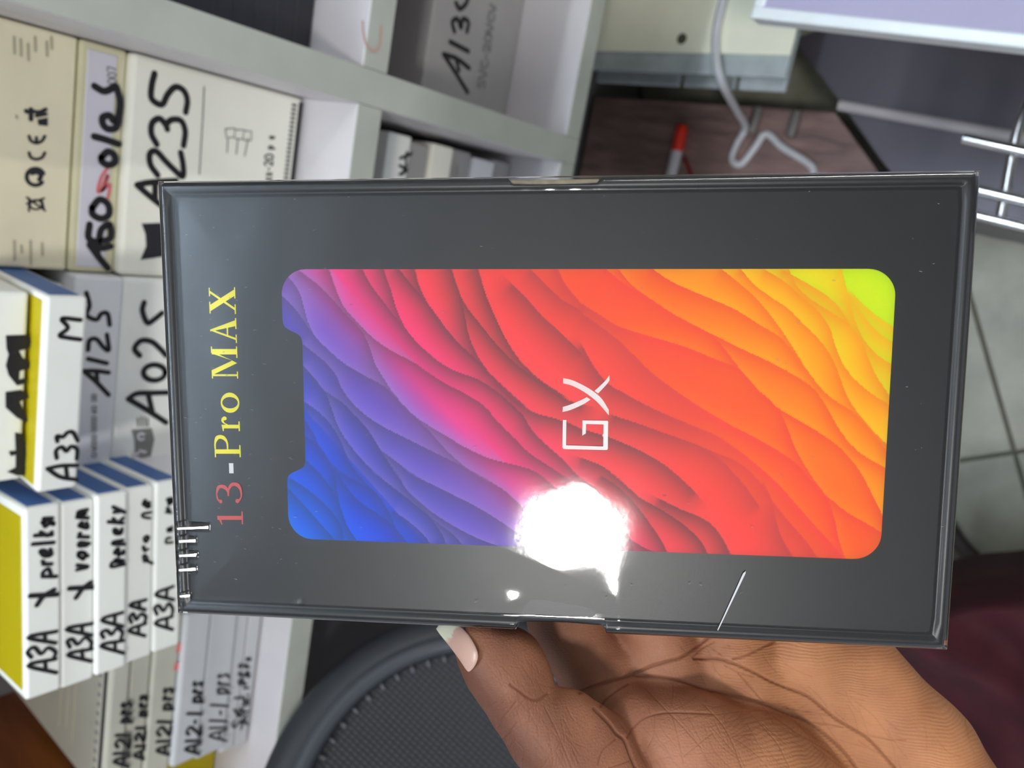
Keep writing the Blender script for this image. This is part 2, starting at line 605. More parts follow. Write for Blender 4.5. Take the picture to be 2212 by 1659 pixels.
root, body, p0, n = carton('slim carton with yellowed rims marked A30s oled in black and red', -0.0855, 0.0535, YC + .006, -0.2425, -0.2147, M_tan)
face_panel('sticker', root, -.066, .065, -.0006, .001, .006, .0235, M_lav)
z1 = 2.7657
sc = lambda L: [[(x / z1, y / z1) for x, y in q] for q in L]
S = sc([[(560, 515), (620, 545), (685, 515)], [(690, 520), (712, 600), (705, 690), (690, 760), (640, 770), (610, 740), (610, 700), (650, 690), (670, 720)],
        [(558, 815), (620, 832), (702, 860)], [(600, 940), (640, 905), (680, 930), (680, 970), (640, 985), (605, 965), (600, 940)],
        [(545, 1240), (590, 1190), (640, 1220), (645, 1280), (600, 1305), (550, 1280), (545, 1240)],
        [(530, 1340), (525, 1420), (580, 1440), (600, 1370), (650, 1340), (655, 1420), (600, 1440)],
        [(530, 1460), (590, 1540), (640, 1600)], [(530, 1460), (600, 1480), (655, 1470)], [(570, 1480), (580, 1530)]])
strokes('handwriting', root, S, 0.0042, M_ink, p0, n, off=.0011)
strokes('red_letter', root, sc([[(640, 1000), (600, 1060), (580, 1145), (620, 1120), (640, 1040), (600, 1140), (650, 1100), (640, 1180)]]), 0.0018, M_redink, p0, n, off=.0011)
strokes('printed_code', root, sc(written('0078', 500, 355, 690, 640)), 0.0008, M_print, p0, n, off=.0009)

root, body, p0, n = carton('tall pale beige carton marked A235 in thick black marker', -0.0855, 0.0535, YC, BT, -0.2427, M_beige, r=.003)
S = sc([[(922, 440), (905, 510), (905, 590), (965, 625), (1000, 565), (1045, 520), (1095, 540), (1118, 600), (1108, 670)],
        [(935, 862), (903, 800), (908, 735), (950, 708), (988, 745), (998, 772)], [(988, 745), (1025, 715), (1080, 722), (1105, 785), (1095, 870)],
        [(940, 1045), (898, 985), (893, 920), (930, 903), (985, 960), (1035, 1010), (1090, 1055), (1092, 985), (1078, 912)],
        [(818, 1105), (880, 1092), (960, 1085), (1050, 1080)], [(818, 1105), (880, 1160), (960, 1225), (1050, 1290)], [(925, 1095), (925, 1190)]])
strokes('handwriting', root, S, 0.0040, M_ink, p0, n)
strokes('printed_line', root, sc([[(1218, 520), (1210, 700), (1190, 1040)], [(1360, 830), (1355, 910)], [(1420, 830), (1410, 920)], [(1480, 830), (1460, 930)],
                                  [(1345, 770), (1400, 765), (1400, 820), (1350, 822), (1345, 770)], [(1405, 775), (1455, 775), (1450, 832), (1405, 828)], [(1460, 780), (1500, 785), (1498, 840), (1455, 836)]]), 0.0009, M_print, p0, n, smooth_n=1)
strokes('printed_text', root, sc(written('xx-20 pce', 1080, 800, 1620, 1570, 1640, 1590)), 0.0011, M_prblk, p0, n)
face_panel('printed_stripe', root, -.066, .0665, -.0006, .001, .0012, .0040, M_prblk, r=.0001)
for q in range(42):
    face_panel('dash', root, -.0645 + q * .0031, -.0629 + q * .0031, -.0006, .001, .0062, .0100, M_prblk, r=.0001)
strokes('small_emblem', root, [], .001, M_prblk, p0, n, fills=[[(x / z1, y / z1) for x, y in [(845, 1335), (990, 1330), (1010, 1420), (990, 1530), (838, 1552), (872, 1470), (868, 1400)]]])

# --- second column
z4 = 3.319
s4 = lambda L: [[(x / z4, 560 + y / z4) for x, y in q] for q in L]
XM0, XM1 = -0.2255, -0.0865
root, body, p0, n = carton('tall white carton marked A025 in thick black marker below the A125 carton', XM0, XM1, YC - .002, BT, -0.2452, M_white, r=.003)
S = s4([[(1032, 310), (1020, 370), (1055, 455), (1105, 430), (1160, 385)], [(1000, 690), (963, 640), (1010, 583), (1085, 590), (1145, 640), (1190, 690)],
        arc(1105, 812, 78, 56), [(918, 1000), (980, 962), (1090, 958), (1220, 955)], [(918, 1000), (1040, 1072), (1190, 1170)], [(1060, 965), (1090, 1095)]])
strokes('handwriting', root, S, 0.0038, M_ink, p0, n)
strokes('printed_emblem', root, s4([[(985, 1140), (990, 1195)], [(1010, 1130), (1015, 1195)], [(1035, 1130), (1040, 1195)], [(1058, 1140), (1060, 1195)]]), 0.0012, M_print, p0, n,
        fills=[[(x / z4, 560 + y / z4) for x, y in [(940, 1222), (1085, 1210), (1105, 1290), (1080, 1410), (925, 1450), (965, 1370), (962, 1290)]]])
strokes('emblem_highlight', root, s4([arc(1010, 1270, 22, 22), arc(975, 1405, 20, 16), [(1000, 1370), (1040, 1380)]]), 0.0018, M_lav, p0, n, off=.0006)
root, body, p0, n = carton('slim white carton marked A125 resting on the A025 carton', XM0, XM1, YC - .004, -0.2450, -0.2152, M_whiteb)
S = s4([[(618, 240), (640, 330), (620, 400), (690, 432), (725, 390), (770, 390), (785, 470)], [(630, 650), (640, 582), (690, 572), (740, 630), (778, 652), (772, 585), (765, 540)],
        [(630, 713), (765, 745)], [(598, 800), (690, 800), (778, 812)], [(598, 800), (680, 870), (778, 972)], [(690, 805), (695, 885)]])
strokes('handwriting', root, S, 0.0030, M_ink, p0, n)
strokes('printed_code', root, s4(written('0/6000 0000 60800', 1420, 960, 690, 655)), 0.0007, M_print, p0, n)
carton('plain white carton hidden under the A33 carton', -0.2, -0.095, YC + .012, -0.2150, -0.1945, M_whiteb, depth=.16)
root, body, p0, n = carton('white carton with blue side and yellow top marked A33 and M', -0.2000, -0.0868, 0.44, -0.1943, -0.1728, M_white, depth=.185)
face_panel('blue_side', root, .0562, .0571, .004, .181, .003, .0185, M_blue)
face_panel('yellow_top', root, -.0535, .0535, .0045, .180, .0210, .0219, M_yellow)
strokes('letter_mark', root, s4([[(575, 435), (440, 425), (485, 490), (425, 545), (480, 562), (575, 575)]]), 0.0024, M_ink, p0, n)
S = s4([[(338, 1500), (440, 1480), (555, 1478)], [(338, 1500), (430, 1560), (548, 1580)], [(470, 1485), (480, 1565)],
        [(405, 1425), (400, 1372), (440, 1345), (475, 1375), (505, 1342), (550, 1360), (548, 1430)], [(410, 1305), (405, 1268), (450, 1272), (480, 1242), (520, 1240), (555, 1300)]])
strokes('handwriting', root, S, 0.0024, M_ink, p0, n)
root, body, p0, n = carton('white carton covered in blacked out scribbles lying on the A33 carton', -0.1965, -0.0880, 0.4555, -0.1705, -0.140, M_white, depth=.15)
f4 = lambda L: [[(x / z4, 560 + y / z4) for x, y in q] for q in L]
strokes('scribble', root, [], .003, M_ink, p0, n, fills=f4([
    [(40, 545), (200, 540), (222, 590), (205, 640), (135, 655), (60, 680), (45, 640)], [(60, 680), (135, 655), (160, 705), (215, 740), (212, 780), (140, 800), (60, 830), (40, 760)],
    [(60, 830), (140, 800), (135, 860), (182, 850), (180, 890), (120, 905)], [(38, 950), (150, 935), (217, 985), (140, 1020), (38, 1060)],
    [(38, 1060), (140, 1020), (170, 1090), (217, 1180), (120, 1135)], [(105, 1240), (160, 1250), (180, 1330), (110, 1370)],
    [(110, 1370), (180, 1330), (188, 1400), (180, 1480), (110, 1490)], [(110, 1490), (180, 1480), (203, 1548), (120, 1548), (48, 1522)], [(60, 1375), (110, 1370), (110, 1400), (75, 1410)]]))

# --- stack of five slim cartons standing forward
YA = 0.43
yawA = math.radians(7.0)
za = [-0.1655, -0.1848, -0.2036, -0.2225, -0.2405, -0.2592]
names = [('prelka', 'topmost of its stack, yellow on top'), ('vonrem', 'second from the top of its stack'), ('meneky', 'third from the top of its stack'),
         ('prejna', 'fourth from the top of its stack'), ('nezra', 'lowest of its stack')]
rows = [(150, 302, 1138, 905, 185, 298, 620, 280), (362, 500, 1075, 868, 388, 488, 580, 238), (550, 668, 1030, 812, 580, 680, 560, 215), (700, 790, 940, 735, 752, 825, 545, 180), (842, 940, 910, 668, 892, 945, 430, 170)]
z5 = 2.5178
for k in range(5):
    top, bot = za[k], za[k + 1]
    xa = -0.3215 + (0.0, -.001, .001, .0005, .002)[k]
    lab = 'slim white carton with blue side marked A3A, ' + names[k][1]
    root, body, p0, n = carton(lab, xa, xa + .115, YA + (0, .001, -.001, .002, .001)[k], bot + .0001, top, M_white, depth=.165, yaw=yawA, r=.0018, group='stack of A3A cartons')
    h = top - bot
    face_panel('blue_side', root, .0571, .0580, .004, .161, .0025, h - .003, M_blue)
    if k == 0:
        face_panel('yellow_top', root, -.0525, .0525, .004, .160, h - .0006, h + .0003, M_yellow)
    xt, xb, ys, ye, nt_, nb_, ns, ne = rows[k]
    cv = lambda L: [[(x / z5, 1000 + y / z5) for x, y in q] for q in L]
    W = cv(written('A3A', ys, ye, xb, xt, jit=5, seed=k))
    strokes('handwriting', root, W, 0.0023, M_ink, p0, n)
    strokes('name_scrawl', root, cv(written(names[k][0], ns, ne, nb_ - 12, nt_, jit=9, seed=20 + k)), 0.0023 if k < 3 else .0018, M_ink, p0, n)
    if k < 2:
        strokes('cross_mark', root, cv([[(xt + 14, 722 - 40 * k), (xb + 8, 715 - 40 * k)], [(xt + 50, 772 - 40 * k), (xt + 85, 725 - 40 * k), (xb - 10, 690 - 40 * k)]]), 0.0030, M_ink, p0, n)
carton('plain white carton under the stack of A3A cartons', -0.312, -0.216, 0.475, BT, -0.2594, M_whiteb, depth=.12)

# --- far left stack
YL = 0.482
edges = [240, 284, 330, 386, 441, 500, 530, 566]
zl = [float(pix(e, 1450, 'y', YL)[2]) - CAM_H for e in edges]
zl[-1] = BT
txt = ['A121 prs', 'A121 prs', 'A121 prs', 'A12-1 prs', 'A11-1 prs', 'S6.1 prs', 'A12.1 prs']
rows2 = [(1655, 1510, 278, 246), (1640, 1495, 311, 290), (1632, 1478, 366, 338), (1628, 1465, 432, 400), (1600, 1448, 490, 450), (1575, 1425, 524, 503), (1565, 1412, 534, 523)]
for k in range(7):
    lab = 'slim off-white carton in the stack behind the A3A cartons, written ' + txt[k]
    if k == 0:
        lab = 'top carton of the far left stack with a beige top and black stripe'
    elif k < 3:
        lab = ('second', 'third')[k - 1] + ' carton from the top of the far left stack written A121 prs'
    dx = (0, .002, -.001, .003, -.002, -.012, -.014)[k]
    root, body, p0, n = carton(lab, -0.477 + dx, -0.337, YL + (0, .002, .001, -.003, -.001, .003, .004)[k], zl[k + 1] + .0001, zl[k], (M_bg2, M_bg2, M_bg2, M_wg2, M_wg2, M_wg2, M_wg2)[k], depth=.19, r=.0025, group='far left stack of slim cartons')
    ys, ye, xb, xt = rows2[k]
    strokes('handwriting', root, written(txt[k], ys, ye, xb, xt, xb + 6, xt + 6, jit=1.5, seed=40 + k), 0.0026 if k < 4 else .0020, M_ink, p0, n)
    if k == 0:
        h = zl[0] - zl[1]
        top = Z(zl[0])
        strokes('top_stripe', root, [[(236, 1462), (226, 1560), (218, 1659)]], 0.004, M_prblk, (0, 0, top), (0, 0, 1.0)) if False else None
        face_panel('black_stripe', root, -.0675, .0675, .004, .0085, h - .0004, h + .0003, M_prblk)
        for q in range(34):
            if q % 2 == 0:
                face_panel('dash', root, -.0675 + q * .004, -.0645 + q * .004, .0125, .0165, h - .0004, h + .0003, M_print)
        for q, (xx0, xx1) in enumerate(((-.05, .02), (-.045, .03), (-.05, .0))):
            face_panel('text_line', root, xx0, xx1, .052 + q * .012, .0545 + q * .012, h - .0004, h + .0002, M_prdim)
    if k == 2:
        strokes('red_mark', root, [[(388, 1392), (386, 1405)], [(382, 1435), (380, 1443)]], .004, M_redink, p0, n)

# yellow carton low at the left side panel
root, body, p0, n = carton('yellow carton standing against the brown side panel', -0.556, -0.495, 0.53, BT, -0.288, M_yellow, depth=.18)

# --- bay right of the divider
root, body, p0, n = carton('black carton with fine ridges right of the divider', DX1 + .002, 0.25, YC, BT, -0.21, M_black, depth=.2)
for q in range(9):
    face_panel('ridge', root, -.0845, .0845, -.0007, .0005, .014 + q * .016, .0155 + q * .016, M_black)
root, body, p0, n = carton('grey white carton marked A13s on the lower shelf right of the divider', DX1 + .003, 0.235, 0.528, BT2, -0.505, M_grey, depth=.2)
z2 = 0.31645
s2 = lambda L: [[(600 + x * z2, y * z2) for x, y in q] for q in L]
S = s2([[(1130, 370), (1215, 500), (1295, 630)], [(1130, 370), (1220, 400), (1305, 465)], [(1215, 400), (1235, 480)], [(1175, 285), (1300, 350)],
        [(1205, 215), (1190, 150), (1225, 130), (1250, 190), (1260, 130), (1300, 150), (1290, 215)], [(1215, 20), (1240, 60), (1280, 30), (1300, -20)]])
strokes('handwriting', root, S, 0.0044, M_ink, p0, n)
strokes('small_writing', root, s2(written('SVC-20VCV', 600, 20, 1410, 1360, 1490, 1450)), 0.0028, M_print, p0, n)
strokes('printed_line', root, s2([[(1720, 30), (1680, 400), (1600, 800)]]), 0.0020, M_print, p0, n)

# --- bay left of the divider, below the middle board
zz = [-0.4540, -0.4805, -0.507, -0.534, -0.563, -0.594, BT2]
mm = [M_white, M_grey, M_beige, M_grey, M_whiteb, M_grey]
for k in range(6):
    lab = ('white carton with two scrawled letters, topmost of the stack under the middle board', 'grey carton second in the stack under the middle board', 'beige carton third in the stack under the middle board',
           'grey carton fourth in the stack under the middle board', 'white carton fifth in the stack under the middle board', 'grey carton at the foot of the stack under the middle board')[k]
    root, body, p0, n = carton(lab, -0.095 + .004 * (k % 2), 0.0465 - .003 * (k % 3 == 1), 0.505 + .004 * (k % 2), zz[k + 1] + .0001, zz[k], mm[k], depth=.19, group='stack of cartons under the middle board')
    if k == 0:
        strokes('handwriting', root, s2([[(830, 1190), (880, 1160), (830, 1130)], [(850, 1190), (875, 1120)], [(835, 1080), (910, 1050)], [(870, 1100), (880, 1040)]]), .0026, M_ink, p0, n)
    else:
        strokes('printed_line', root, [[(903 + k * 42, 320 + 18 * k), (901 + k * 42, 385)]], .0016, M_print, p0, n)
root, body, p0, n = carton('ochre carton deep inside the lower left bay', -0.36, -0.25, 0.56, BT2, -0.53, mat('ochre_carton', (150, 120, 40), 0.6), depth=.15)
root, body, p0, n = carton('lavender grey carton beside the ochre carton in the lower left bay', -0.235, -0.12, 0.55, BT2, -0.50, M_lav, depth=.15)

# ================================================================== HELD BOX
BL, BW, BTK = 0.19, 0.1095159, 0.021


def homography(src, dst):
    A = []
    for (u, v), (x, y) in zip(src, dst):
        A.append([u, v, 1, 0, 0, 0, -x * u, -x * v, -x])
        A.append([0, 0, 0, u, v, 1, -y * u, -y * v, -y])
    return np.linalg.svd(np.array(A))[2][-1].reshape(3, 3)


HB = homography([(0, 0), (1, 0), (1, 1), (0, 1)], [(340, 393), (2118, 370), (2047, 1404), (383, 1325)])
HBI = np.linalg.inv(HB)
K = np.array([[F_PX, 0, CX], [0, F_PX, CY], [0, 0, 1]])
Mh = np.linalg.inv(K) @ HB
if Mh[2, 2] < 0:
    Mh = -Mh
Mh = Mh * (BL / np.linalg.norm(Mh[:, 0]))
a_c, b_c, t_c = Mh[:, 0], Mh[:, 1], Mh[:, 2]
e1 = a_c / np.linalg.norm(a_c)
e2 = b_c - e1 * (b_c @ e1)
e2 /= np.linalg.norm(e2)
e3 = -np.cross(e1, e2)                       # out of the lid, towards the photographer
ctr_c = t_c + a_c / 2 + b_c / 2
BOXM = Matrix.Identity(4)
BR = RW @ np.stack([e1, -e2, e3], axis=1)
BC = CAMPOS + RW @ ctr_c
for i in range(3):
    for j in range(3):
        BOXM[i][j] = BR[i, j]
    BOXM[i][3] = BC[i]


def loc(px, py):
    """photo pixel -> flat position on the lid (x down the box, y across), metres"""
    q = HBI @ np.stack([np.asarray(px, float), np.asarray(py, float), np.ones_like(np.asarray(px, float))])
    return (q[0] / q[2] - 0.5) * BL, (0.5 - q[1] / q[2]) * BW


def unloc(X, Y):
    q = HB @ np.stack([X / BL + 0.5, 0.5 - Y / BW, np.ones_like(X)])
    return q[0] / q[2], q[1] / q[2]


M_lid = mat('black_laminated_board', (34, 34, 38), 0.38, spec=0.5, var=0.06, vscale=140, bump=0.015, bscale=2500)
M_card = mat('raw_grey_board', (150, 140, 120), 0.85, var=0.2, vscale=500)
M_tray = mat('black_tray_board', (36, 35, 38), 0.6)

held = empty('phone_screen_box', matrix=BOXM)
tag(held, 'black shrink-wrapped phone screen box with rainbow wave print, held in the hand', 'box')

# --- lid: raised rim, pressed groove, flat panel, finger notches half way along both long sides
nX0, nX1 = loc([1096, 1300], [392, 392])[0]
nB0, nB1 = loc([1112, 1312], [1350, 1350])[0]
xs = sorted(set([-BL / 2 + 0.0006 * k for k in range(0, 8)] + [BL / 2 - 0.0006 * k for k in range(0, 8)] + list(np.linspace(-BL / 2 + .005, BL / 2 - .005, 40)) +
                list(np.linspace(nX0 - .002, nX1 + .002, 40)) + list(np.linspace(nB0 - .002, nB1 + .002, 40))))
xs = np.array(xs)
ysv = np.linspace(-1, 1, 26)


def notch(x, a, b, depth):
    s = np.clip((x - a) / 0.0011, 0, 1) * np.clip((b - x) / 0.0011, 0, 1)
    bow = 0.82 + 0.18 * np.sin(np.pi * np.clip((x - a) / (b - a), 0, 1))
    return depth * s * bow


prof = [(0.0, -BTK * .98), (0.0, -0.0016), (0.0002, -0.0009), (0.0007, -0.0003), (0.0014, 0.0), (0.0021, -0.0001), (0.0026, -0.0004), (0.0029, -0.00075), (0.0033, -0.0006), (0.0039, -0.00045)]


def outline(d):
    hx, hy = BL / 2 - d, BW / 2 - d
    pts = []
    for x in xs:                      # +y side, left to right
        xx = np.clip(x, -hx, hx)
        pts.append((xx, min(hy, BW / 2 - notch(x, nX0, nX1, 0.0018))))
    for t in ysv[::-1][1:-1]:
        pts.append((hx, t * hy))
    for x in xs[::-1]:
        xx = np.clip(x, -hx, hx)
        pts.append((xx, max(-hy, -BW / 2 + notch(x, nB0, nB1, 0.0024))))
    for t in ysv[1:-1]:
        pts.append((-hx, t * hy))
    return pts


V, Fc = [], []
npts = len(outline(0))
rndc = 0.0011
for (d, z) in prof:
    for (x, y) in outline(d):
        # rounded corners of the outline
        cxr, cyr = BL / 2 - d - rndc, BW / 2 - d - rndc
        if abs(x) > cxr and abs(y) > cyr:
            vx, vy = abs(x) - cxr, abs(y) - cyr
            l = math.hypot(vx, vy)
            if l > rndc:
                x = math.copysign(cxr + vx / l * rndc, x)
                y = math.copysign(cyr + vy / l * rndc, y)
        V.append((x, y, z))
for r in range(len(prof) - 1):
    for k in range(npts):
        a, b = r * npts + k, r * npts + (k + 1) % npts
        Fc.append((a, a + npts, b + npts, b))
last = (len(prof) - 1) * npts
Fc.append(tuple(range(last, last + npts))[::-1])
lid = mesh_np('lid', V, Fc, M_lid, held, smooth=False, matrix=BOXM.copy())
bmx = bmesh.new()
bmx.from_mesh(lid.data)
bmesh.ops.recalc_face_normals(bmx, faces=bmx.faces)
for f in bmx.faces:
    f.smooth = len(f.verts) == 4
bmx.to_mesh(lid.data)
bmx.free()
rbox('tray', -BL / 2 + .0006, BL / 2 - .0006, -BW / 2 + .0026, BW / 2 - .0016, -BTK, -.0018, M_tray, held, r=.0006, matrix=BOXM.copy())
# raw board showing in the notches
for (a, b, yy, s, wd, zt_) in ((nX0, nX1, BW / 2 - .00175, 1, .0013, -.0010), (nB0, nB1, -BW / 2 + .0024, -1, .0006, -.0030)):
    rbox('cut_board_edge', a + .0006, b - .0006, min(yy, yy + s * wd), max(yy, yy + s * wd), -.0125, zt_, M_card, held, r=.0002, seg=1, matrix=BOXM.copy())

# --- printed screen picture: one flat printed field, colours computed per vertex
PZ = -0.00043
T1 = lambda L: [(560 + x / 2.37, 540 + y / 2.37) for x, y in L]
T2 = lambda L: [(1260 + x / 2.37, 540 + y / 2.37) for x, y in L]
curves = [T1(c) for c in [
    [(140, 1215), (210, 1290), (290, 1380), (375, 1475)], [(165, 1175), (260, 1240), (350, 1320), (410, 1400), (430, 1470)],
    [(240, 1080), (310, 1150), (370, 1230), (410, 1310), (450, 1420), (490, 1480)], [(240, 960), (300, 1000), (350, 1070), (385, 1150), (395, 1230), (410, 1310)],
    [(240, 880), (280, 950), (310, 1020), (370, 1100), (450, 1160), (540, 1210), (610, 1270), (660, 1340), (690, 1410), (715, 1460)],
    [(240, 785), (300, 830), (360, 890), (410, 970), (440, 1040), (480, 1120), (560, 1210), (620, 1270)], [(390, 1130), (440, 1210), (510, 1290), (600, 1350), (680, 1410), (750, 1490)],
    [(230, 600), (290, 670), (340, 740), (370, 820), (400, 900), (440, 970), (510, 1060), (600, 1150), (700, 1230), (790, 1300), (870, 1370), (930, 1450), (950, 1495)],
    [(690, 1340), (760, 1390), (830, 1450), (870, 1500)],
    [(230, 490), (330, 570), (390, 640), (420, 710), (480, 790), (560, 860), (640, 910), (780, 980), (940, 1060), (1080, 1130), (1250, 1230), (1350, 1320), (1450, 1400)],
    [(330, 720), (420, 780), (490, 850), (560, 930), (610, 1010), (660, 1090), (710, 1160), (760, 1240), (830, 1320), (900, 1390), (980, 1450), (1030, 1500)],
    [(640, 1040), (720, 1100), (800, 1160), (900, 1210), (1000, 1260), (1100, 1310), (1200, 1370), (1290, 1430), (1390, 1500)],
    [(750, 1230), (840, 1310), (920, 1370), (1020, 1430), (1120, 1480), (1200, 1510)],
    [(120, 240), (180, 300), (230, 370), (280, 440), (350, 510), (430, 580), (530, 640), (640, 700), (720, 780), (800, 860), (880, 940), (960, 1030), (1050, 1110), (1150, 1180)],
    [(150, 140), (200, 210), (225, 290), (250, 380), (280, 440)],
    [(210, 110), (300, 180), (380, 260), (450, 340), (520, 410), (560, 490), (590, 580), (630, 650), (690, 740), (770, 830), (850, 890), (950, 950), (1050, 1010), (1180, 1070), (1300, 1100), (1420, 1140), (1520, 1220), (1640, 1290)],
    [(355, 100), (390, 200), (430, 290), (500, 370), (580, 450), (680, 520), (780, 570), (880, 640), (960, 690), (1060, 740), (1150, 800), (1220, 880), (1300, 960), (1380, 1040), (1470, 1100), (1560, 1160), (1650, 1220)],
    [(525, 100), (570, 180), (630, 260), (700, 350), (760, 420), (820, 490), (900, 560), (1000, 620), (1110, 660), (1210, 720), (1290, 790), (1350, 850), (1400, 930), (1470, 1000), (1560, 1080), (1650, 1180), (1760, 1300), (1830, 1400)],
    [(635, 100), (670, 200), (700, 300), (740, 390), (800, 470), (890, 550)],
    [(715, 100), (780, 180), (850, 260), (910, 340), (970, 420), (1050, 510), (1140, 590), (1220, 680), (1300, 760), (1400, 830), (1500, 860), (1590, 890), (1650, 920)],
    [(795, 100), (820, 190), (870, 290), (940, 390), (1010, 470), (1100, 550), (1170, 630)],
    [(985, 100), (1020, 210), (1060, 290), (1130, 380), (1220, 490), (1310, 580), (1400, 650), (1500, 720), (1580, 770), (1650, 790)],
    [(1030, 240), (1050, 330), (1070, 430), (1110, 530), (1170, 620), (1250, 700), (1350, 790)], [(1120, 100), (1160, 230), (1210, 350), (1270, 470), (1330, 560), (1430, 660), (1550, 740)],
    [(1300, 180), (1370, 250), (1450, 340), (1550, 430), (1650, 530)], [(1400, 110), (1480, 190), (1560, 260), (1650, 310)], [(1530, 100), (1570, 180), (1620, 240), (1660, 290)]]]
curves += [T2(c) for c in [
    [(0, 280), (80, 330), (180, 390), (300, 430), (440, 470), (560, 510), (680, 560), (780, 600), (850, 660), (900, 720), (960, 770), (1010, 830), (1050, 920), (1090, 1020), (1140, 1110), (1200, 1200), (1250, 1270), (1290, 1380), (1310, 1480), (1350, 1600)],
    [(120, 100), (220, 180), (330, 240), (450, 320), (560, 380), (650, 430), (720, 500), (780, 580), (850, 660), (920, 740), (1000, 810), (1100, 870), (1200, 930), (1300, 1000), (1380, 1080), (1440, 1170), (1480, 1250), (1540, 1370), (1550, 1400)],
    [(190, 110), (250, 180), (330, 240)],
    [(360, 100), (450, 160), (560, 210), (680, 260), (790, 310), (900, 380), (1000, 440), (1060, 500), (1110, 570), (1160, 630), (1220, 710), (1290, 770), (1380, 830), (1450, 900), (1520, 980), (1575, 1060)],
    [(560, 385), (700, 450), (820, 510), (950, 570), (1080, 640), (1180, 710), (1240, 790), (1290, 880), (1350, 970), (1420, 1040), (1500, 1090), (1570, 1130)],
    [(720, 105), (800, 170), (880, 240), (950, 320), (1010, 400), (1070, 490), (1120, 570)],
    [(815, 105), (880, 180), (960, 240), (1050, 300), (1130, 380), (1220, 470), (1280, 560), (1320, 660), (1360, 760), (1420, 850), (1500, 940), (1570, 1010)],
    [(940, 105), (1030, 160), (1110, 230), (1200, 310), (1260, 390), (1290, 480), (1330, 580), (1390, 660), (1470, 730), (1580, 800)],
    [(1060, 110), (1100, 190), (1180, 260), (1290, 330), (1370, 390), (1430, 470), (1460, 550), (1500, 640), (1560, 730), (1585, 760)],
    [(1030, 105), (1130, 160), (1230, 220), (1310, 290), (1370, 380)], [(1330, 110), (1360, 230), (1390, 350), (1440, 460), (1510, 540), (1590, 590)],
    [(1360, 220), (1440, 340), (1510, 420), (1600, 480)], [(1390, 230), (1470, 310), (1600, 400)],
    [(0, 330), (100, 400), (200, 480), (270, 550), (340, 620), (430, 690), (530, 760), (640, 830), (760, 900), (880, 960), (1000, 1030), (1100, 1100), (1160, 1170), (1230, 1240)],
    [(0, 500), (50, 590), (120, 680), (220, 740), (330, 800), (440, 850), (560, 900), (680, 950), (800, 1030), (900, 1110), (1000, 1200), (1080, 1290), (1150, 1370), (1250, 1480), (1330, 1570)],
    [(160, 850), (280, 890), (420, 940), (560, 990), (680, 1040), (780, 1080), (860, 1140), (920, 1210), (980, 1300), (1060, 1400), (1140, 1490), (1210, 1590)],
    [(600, 1010), (720, 1090), (830, 1210), (900, 1310)], [(930, 1200), (970, 1290), (990, 1390), (1020, 1480), (1080, 1580)],
    [(0, 920), (130, 960), (250, 1010), (350, 1060), (440, 1120), (520, 1190), (570, 1240)],
    [(0, 1070), (100, 1110), (200, 1190), (290, 1270), (380, 1320), (460, 1370), (540, 1430), (600, 1490), (640, 1560)],
    [(400, 1280), (500, 1330), (600, 1370), (670, 1420), (720, 1490), (760, 1570)], [(0, 1180), (70, 1230), (150, 1320), (200, 1410), (240, 1480), (260, 1550)],
    [(100, 1160), (200, 1230), (280, 1320), (340, 1400), (400, 1490), (430, 1550)], [(0, 1300), (80, 1350), (180, 1440), (300, 1520), (370, 1550)],
    [(1040, 900), (1060, 960), (1100, 1040)], [(1260, 1270), (1360, 1350), (1450, 1400), (1540, 1455)]]]

xA, _ = loc([612, 1926], [800, 800])
XA0, XA1 = xA
_, (YT, YBm) = loc([1250, 1250], [581, 1187])
cr = 0.0062


def left_edge(Y):
    x = np.full_like(Y, XA0)
    _, (n0, n1) = loc([630, 640], [716, 1018])      # notch limits across
    xN = loc([655], [860])[0][0] - XA0
    s = 1 / (1 + np.exp(-(n0 - Y) / 0.00055)) * 1 / (1 + np.exp(-(Y - n1) / 0.00055))
    x = x + xN * s
    return x


